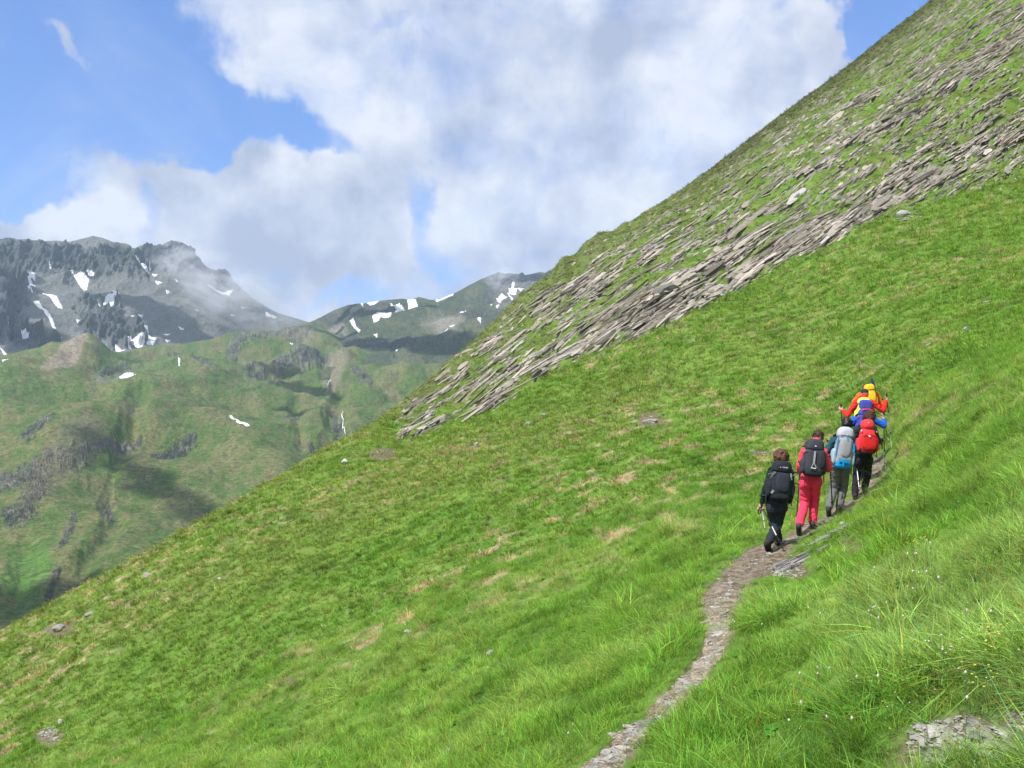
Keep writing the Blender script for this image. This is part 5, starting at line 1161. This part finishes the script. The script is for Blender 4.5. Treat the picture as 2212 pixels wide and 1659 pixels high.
h4 = hiker(4, D4, dict(head=(445, 275, .10), neck=(430, 380, .02), pel=(345, 960, 0), shL=(215, 470, 0), shR=(520, 440, 0), elL=(165, 720, -.02), wrL=(200, 900, .1), handL=(205, 950, .14), elR=(610, 680, -.06), wrR=(650, 668, .14), handR=(672, 660, .2),
    hipL=(265, 1000, 0), hipR=(420, 1000, 0), knL=(225, 1270, .12), ankL=(195, 1540, 0), heelL=(190, 1575, -.06), toeL=(195, 1615, .14), knR=(420, 1240, .26), ankR=(370, 1450, .22), heelR=(366, 1480, .16), toeR=(372, 1510, .36), gripR=(.1, 0, -1)),
    'person in dark green jacket and black trousers, wearing a glove, fourth from the back', dict(jacket=dteal, trousers=blackt, boot=bootm), dict(kind='long', mat=hcurl, seed=4, vol=1.22, n=44, wr=.012))
solid('glove', [('e', h4.P['handR'], (.050, .045, .042)), ('c', lerp(h4.P['wrR'], h4.P['handR'], -.4), h4.P['handR'], .042, .045)], cm('glove_black', (.015, .018, .02)), h4.base, h4.o, .008, 2)
h5 = hiker(5, D5, dict(head=(865, 1055, .14), neck=(850, 1150, .04), pel=(850, 1790, 0), shL=(610, 1240, 0), shR=(1110, 1240, 0), elL=(470, 1440, .0), wrL=(400, 1310, .16), handL=(385, 1260, .22), elR=(1385, 1400, -.02), wrR=(1382, 1230, .16), handR=(1376, 1165, .20),
    hipL=(770, 1830, 0), hipR=(930, 1830, 0), knL=(770, 2250, .18), ankL=(760, 2680, .05), heelL=(760, 2720, 0), toeL=(760, 2760, .2), knR=(930, 2230, .05), ankR=(930, 2640, -.05), heelR=(930, 2690, -.1), toeR=(930, 2740, .1), gripR=(0, .1, 1), gripL=(0, .1, 1)),
    'person in blue jacket, arms raised on poles, mostly hidden behind the red backpack', dict(jacket=bluej, trousers=blackt, boot=bootm), dict(kind='curly', mat=hdark, seed=5, vol=.9, n=14))
h6 = hiker(5, D6, dict(head=(890, 575, .10), neck=(890, 665, .02), pel=(850, 1300, 0), shL=(690, 780, 0), shR=(1085, 800, 0), elL=(430, 1140, .0), wrL=(330, 1010, .20), handL=(275, 965, .24), elR=(1370, 1010, -.06), wrR=(1445, 760, .12), handR=(1460, 695, .15),
    hipL=(770, 1350, 0), hipR=(930, 1350, 0), knL=(770, 1800, .2), ankL=(770, 2220, .05), heelL=(770, 2260, 0), toeL=(770, 2300, .2), knR=(930, 1800, .05), ankR=(930, 2200, -.1), heelR=(930, 2240, -.15), toeR=(930, 2290, .05), gripR=(0, .1, 1), gripL=(.1, .1, 1)),
    'person in red jacket and dark cap, both hands raised on poles, second from the front', dict(jacket=redj, trousers=blackt, boot=bootm), dict(kind='cap', mat=hgrey, seed=6), girl=False)
h7 = hiker(5, D7, dict(head=(925, 425, .18), neck=(950, 520, .04), pel=(970, 1080, 0), shL=(755, 610, 0), shR=(1180, 600, 0), elL=(620, 800, .0), wrL=(600, 760, .24), handL=(610, 750, .3), elR=(1330, 850, -.02), wrR=(1350, 800, .2), handR=(1360, 790, .28),
    hipL=(900, 1120, 0), hipR=(1050, 1120, 0), knL=(900, 1500, .2), ankL=(900, 1880, .05), heelL=(900, 1910, 0), toeL=(900, 1950, .2), knR=(1050, 1500, .05), ankR=(1050, 1880, -.1), heelR=(1050, 1920, -.15), toeR=(1050, 1960, .05)),
    'person in orange jacket leading the file under the yellow backpack', dict(jacket=oraj, trousers=blackt, boot=bootm), dict(kind='curly', mat=hbrown, seed=7, vol=1.0, n=18), girl=False)
# ---- backpacks
sb = cm('strap_black', (.03, .03, .035)); sg = cm('strap_grey', (.33, .34, .36)); pk_navy = cm('pack_black', (.016, .019, .026), amp=.2); pk_navy2 = cm('pack_slate', (.026, .030, .044), amp=.2); pk_char = cm('pack_charcoal', (.040, .043, .055), amp=.18); pk_char2 = cm('pack_graphite', (.026, .028, .036), amp=.18)
pk_grey = cm('pack_grey', (.30, .30, .32), amp=.1); pk_grey2 = cm('pack_light_grey', (.42, .43, .48), amp=.1); pk_cyan = cm('pack_cyan', (.012, .26, .56), amp=.1); pk_pale = cm('pack_pale_mesh', (.30, .40, .46), amp=.12)
pk_red = cm('pack_red', (.68, .040, .050), amp=.1); pk_red2 = cm('pack_scarlet', (.62, .018, .018), amp=.1); pk_red3 = cm('pack_maroon', (.12, .010, .012)); pk_blue = cm('pack_blue', (.052, .070, .36), amp=.14); pk_neon = cm('pack_neon_yellow', (.70, .85, .10), amp=.06); pk_yel = cm('pack_yellow', (.80, .47, .020), amp=.1); pk_pink = cm('strap_pink', (.75, .05, .12)); pk_white = cm('buckle_white', (.7, .7, .75))
pack(h1, (386, 235), (348, 745), .365, .24, 'black backpack with oval slate pocket and white lettering, last in the file', pk_navy, pk_navy, pk_navy2, pk_navy, pk_navy, sg, mark=(-.13, .83, .022, .95), text=('VAUDE', .06, .825, .026, .95), lidh=.26, pk=(.02, 0, .30, .33),
     straps=[([(-.34, .95, .70), (-.42, .80, .60), (-.46, .62, .52)], .022, sg, 'side_strap'), ([(.30, .96, .70), (.33, .94, .60), (.38, .86, .52)], .02, sg, 'side_strap'), ([(.38, .86, .53), (.52, .6, .46), (.80, .4, .43)], .014, sb, 'loose_strap'), ([(-.34, .9, .20), (-.42, .85, .12)], .03, sg, 'buckle')])
pack(h2, (335, 252), (300, 740), .37, .24, 'charcoal backpack with grey centre strap and bulging right pocket, above pink trousers', pk_char, pk_char, pk_char2, pk_char, pk_navy, sg, mark=(-.05, .80, .04, .96), lidh=.27, pk=(.27, 0, .17, .36),
     straps=[([(-.08, 1.0, .66), (-.09, 1.04, .50), (-.10, 1.03, .34)], .028, sg, 'centre_strap'), ([(-.10, 1.03, .36), (-.20, 1.0, .18)], .012, sg, 'side_strap'), ([(-.10, 1.03, .36), (.02, 1.03, .2)], .012, sg, 'side_strap'), ([(-.20, 1.02, .19), (.0, 1.04, .185)], .012, cm('white_print', (.75, .75, .75)), 'printed_line')])
pack(h3, (345, 298), (278, 885), .36, .24, 'grey backpack with bright blue straps and blue base, worn over grey trousers', pk_grey, pk_grey2, pk_grey, pk_pale, pk_cyan, pk_cyan, mark=(-.02, .80, .035, .97), lidh=.24, e=.62, pk=(.0, 0, .28, .40),
     straps=[([(-.40, .9, .74), (-.43, .86, .5), (-.42, .8, .25)], .020, pk_cyan, 'side_strap'), ([(.36, .94, .62), (.40, .90, .48), (.38, .9, .40)], .036, pk_cyan, 'side_strap'), ([(.0, 1.0, .76), (.04, 1.06, .66)], .03, pk_cyan, 'lid_strap'), ([(-.32, .96, .78), (0, 1.03, .79), (.32, .96, .75)], .012, sb, 'lid_seam'), ([(-.30, .98, .17), (-.05, 1.07, .15), (.22, 1.0, .16)], .06, pk_cyan, 'base_pocket'), ([(-.08, 1.07, .16), (-.08, 1.06, .02)], .03, pk_cyan, 'base_strap')])
pack(h4, (388, 300), (382, 885), .375, .25, 'bright red backpack with curved front pocket and white buckles', pk_red, pk_red, pk_red2, pk_red, pk_red3, pk_red3, mark=(-.06, .90, .035, .92), lidh=.26, e=.7, pk=(.0, 0, .42, .22), tp=.13,
     straps=[([(-.40, .9, .42), (-.30, 1.06, .50), (0, 1.12, .54), (.30, 1.06, .50), (.42, .9, .40)], .010, pk_red3, 'pocket_zip'), ([(-.10, 1.12, .52), (-.02, 1.14, .47)], .03, pk_white, 'printed_mark'), ([(-.42, .8, .68), (-.40, .86, .64)], .03, pk_white, 'buckle'), ([(.36, .9, .66), (.40, .86, .62)], .03, pk_white, 'buckle')])
pack(h5, (850, 985), (830, 1640), .32, .22, 'blue backpack with pink straps across its lid, half hidden by the red one', pk_blue, pk_blue, pk_blue, pk_blue, pk_navy, pk_pink, lidh=.22,
     straps=[([(-.34, .95, .93), (-.1, 1.0, .97), (0, 1.0, 1.0)], .03, pk_pink, 'lid_strap'), ([(.1, 1.0, 1.0), (.36, .92, .95)], .03, pk_pink, 'lid_strap'), ([(-.28, 1.0, .9), (-.2, 1.02, .97)], .02, pk_pink, 'lid_strap')])
pk6, at6, b6, R6 = pack(h6, (840, 690), (830, 1260), .37, .20, 'neon yellow edged backpack with a blue middle panel, below the dark cap', pk_neon, pk_neon, pk_neon, pk_neon, pk_neon, sb, mark=(-.02, .74, .04, 1.22), lidh=.28, e=.7, pk=(0, 0, .34, .3))
sell('blue_panel', at6(0, .90, .66), (.37 * .38, .07, .125), R6, .6, pk_blue, b6, pk6, fold=.04)
pk7, at7, b7, R7 = pack(h7, (960, 355), (1010, 900), .31, .22, 'yellow backpack at the head of the file with a dark blue tube at its side', pk_yel, pk_yel, pk_yel, pk_yel, pk_yel, pk_yel, lidh=.26,
     straps=[([(-.1, .98, .72), (.15, 1.0, .72), (.42, .9, .71)], .014, sb, 'lid_seam'), ([(.34, .9, .60), (.45, .8, .52)], .014, sb, 'side_strap'), ([(.34, .9, .50), (.45, .8, .42)], .014, sb, 'side_strap')])
tb_ = solid('rolled_umbrella', [('c', at7(.42, .5, .55), at7(.34, .5, 1.0), .022, .032), ('c', at7(.34, .5, 1.0), at7(.25, .5, 1.22), .034, .026)], cm('umbrella_blue', (.020, .030, .16)), at7(.42, .5, .55), None, .009, 2); tag(tb_, 'rolled dark blue umbrella standing up from the yellow backpack', 'umbrella')
kn = solid('handle', [('c', at7(.25, .5, 1.22), at7(.235, .5, 1.27), .026, .022)], sb, at7(.42, .5, .55), tb_, .008, 1)
# ---- poles
_, a1, bb1 = pole(1, (128, 850), (178, 1180), D1, (0, -.02), 'silver pole with black basket, hanging left of the black jacketed hiker', white=.52)
r1 = pole(1, (130, 850), (398, 1385), D1, (.02, -.32), 'pole crossing the dark navy trousers of the last hiker', white=.30)
loop = [Zp(1, 110 + 0, 865, D1 - .02), Zp(1, 82, 900, D1 - .03), Zp(1, 80, 945, D1 - .03), Zp(1, 97, 962, D1 - .03), Zp(1, 116, 935, D1 - .03), Zp(1, 122, 885, D1 - .02)]
strip('wrist_strap', loop, .018, .006, sb, r1[2], r1[0], (0, 1, 0))
pole(2, (568, 520), (600, 1165), D2, (.18, .22), 'dark pole planted beside the right leg of the pink trousered hiker', white=.05)
pole(2, (150, 700), (96, 1440), D2, (.34, .30), 'thin dark pole left of the pink trousers', white=.05)
pole(3, (103, 540), (205, 1300), D3, (.24, .8), 'silver pole seen behind the legs of the grey trousers', white=.40)
pole(4, (672, 700), (780, 1322), D4, (.2, .25), 'long silver pole planted in the grass right of the red backpack', white=.52)
pole(4, (205, 950), (275, 1560), D4, (.14, -.25), 'short silver pole tip in front of the black trousers', white=.35)
pole(5, (1376, 1130), (1400, 2260), D5, (.2, .25), 'dark pole held upright by the blue sleeved hand', white=.12)
pole(5, (1460, 670), (1590, 2060), D6, (.15, .3), 'rightmost pole, held by the red sleeved hand, with pale lower half', white=.46)
pole(5, (275, 920), (320, 1900), D6, (.24, .3), 'black pole under the left hand of the red jacketed hiker', white=.1)
pole(5, (1350, 780), (1490, 1900), D7, (.28, .3), 'thin dark pole of the leading hiker between the two right-hand poles', white=.1)
# ------------------------------------------------------------------ air
hm = bpy.data.materials.new('haze_air'); hm.use_nodes = True; t = NT(hm.node_tree); t.n.clear()
pv = t.new('ShaderNodeVolumePrincipled'); pv.inputs['Color'].default_value = (.62, .80, 1.0, 1); pv.inputs['Density'].default_value = 0.7e-4; pv.inputs['Anisotropy'].default_value = .2
o = t.new('ShaderNodeOutputMaterial'); t.l.new(pv.outputs[0], o.inputs['Volume'])
x0, x1, y0, y1, z0, z1 = -3200, 3200, -500, 5200, -700, 900
V = [(x, y, z) for x in (x0, x1) for y in (y0, y1) for z in (z0, z1)]
Fb = [(0, 1, 3, 2), (4, 6, 7, 5), (0, 4, 5, 1), (2, 3, 7, 6), (0, 2, 6, 4), (1, 5, 7, 3)]
tag(poly_mesh('haze', V, Fb, hm), 'thin blue mountain air between the camera and the peaks', kind='stuff')

# mist clinging to the right flank of the mountain
mm = bpy.data.materials.new('mist'); mm.use_nodes = True; t = NT(mm.node_tree); t.n.clear()
oc = t.new('ShaderNodeTexCoord').outputs['Object']; ln = t.vm('LENGTH', oc)
nz = t.noise(oc, 2.2, 5, .6, .6); dn = t.m('MULTIPLY', t.mr(ln, 1.0, .25, 0, 1), t.mr(nz, .42, .68, 0, 1)); dn = t.m('MULTIPLY', dn, .019)
pv = t.new('ShaderNodeVolumePrincipled'); pv.inputs['Color'].default_value = (.93, .95, 1.0, 1); t.l.new(dn, pv.inputs['Density'])
o = t.new('ShaderNodeOutputMaterial'); t.l.new(pv.outputs[0], o.inputs['Volume'])
for k, (px, py, d, rx_, ry_, rz_, lab) in enumerate(((500, 635, 2900, 270, 150, 130, 'thin mist drifting over the falling right flank of the grey mountain'), (385, 560, 2950, 120, 90, 70, 'wisp of mist below the right-hand summit'), (1080, 600, 2700, 70, 60, 45, 'wisp of mist on the rocky peak of the ridge'))):
    bm = bmesh.new(); bmesh.ops.create_icosphere(bm, subdivisions=3, radius=1); me = bpy.data.meshes.new('mist'); bm.to_mesh(me); bm.free(); me.materials.append(mm)
    q = bpy.data.objects.new('mist', me); C.objects.link(q); q.location = pt(px, py, d); q.scale = (rx_, ry_, rz_); q.rotation_euler = (0, math.radians(25 if k == 0 else 0), 0); tag(q, lab, kind='stuff')
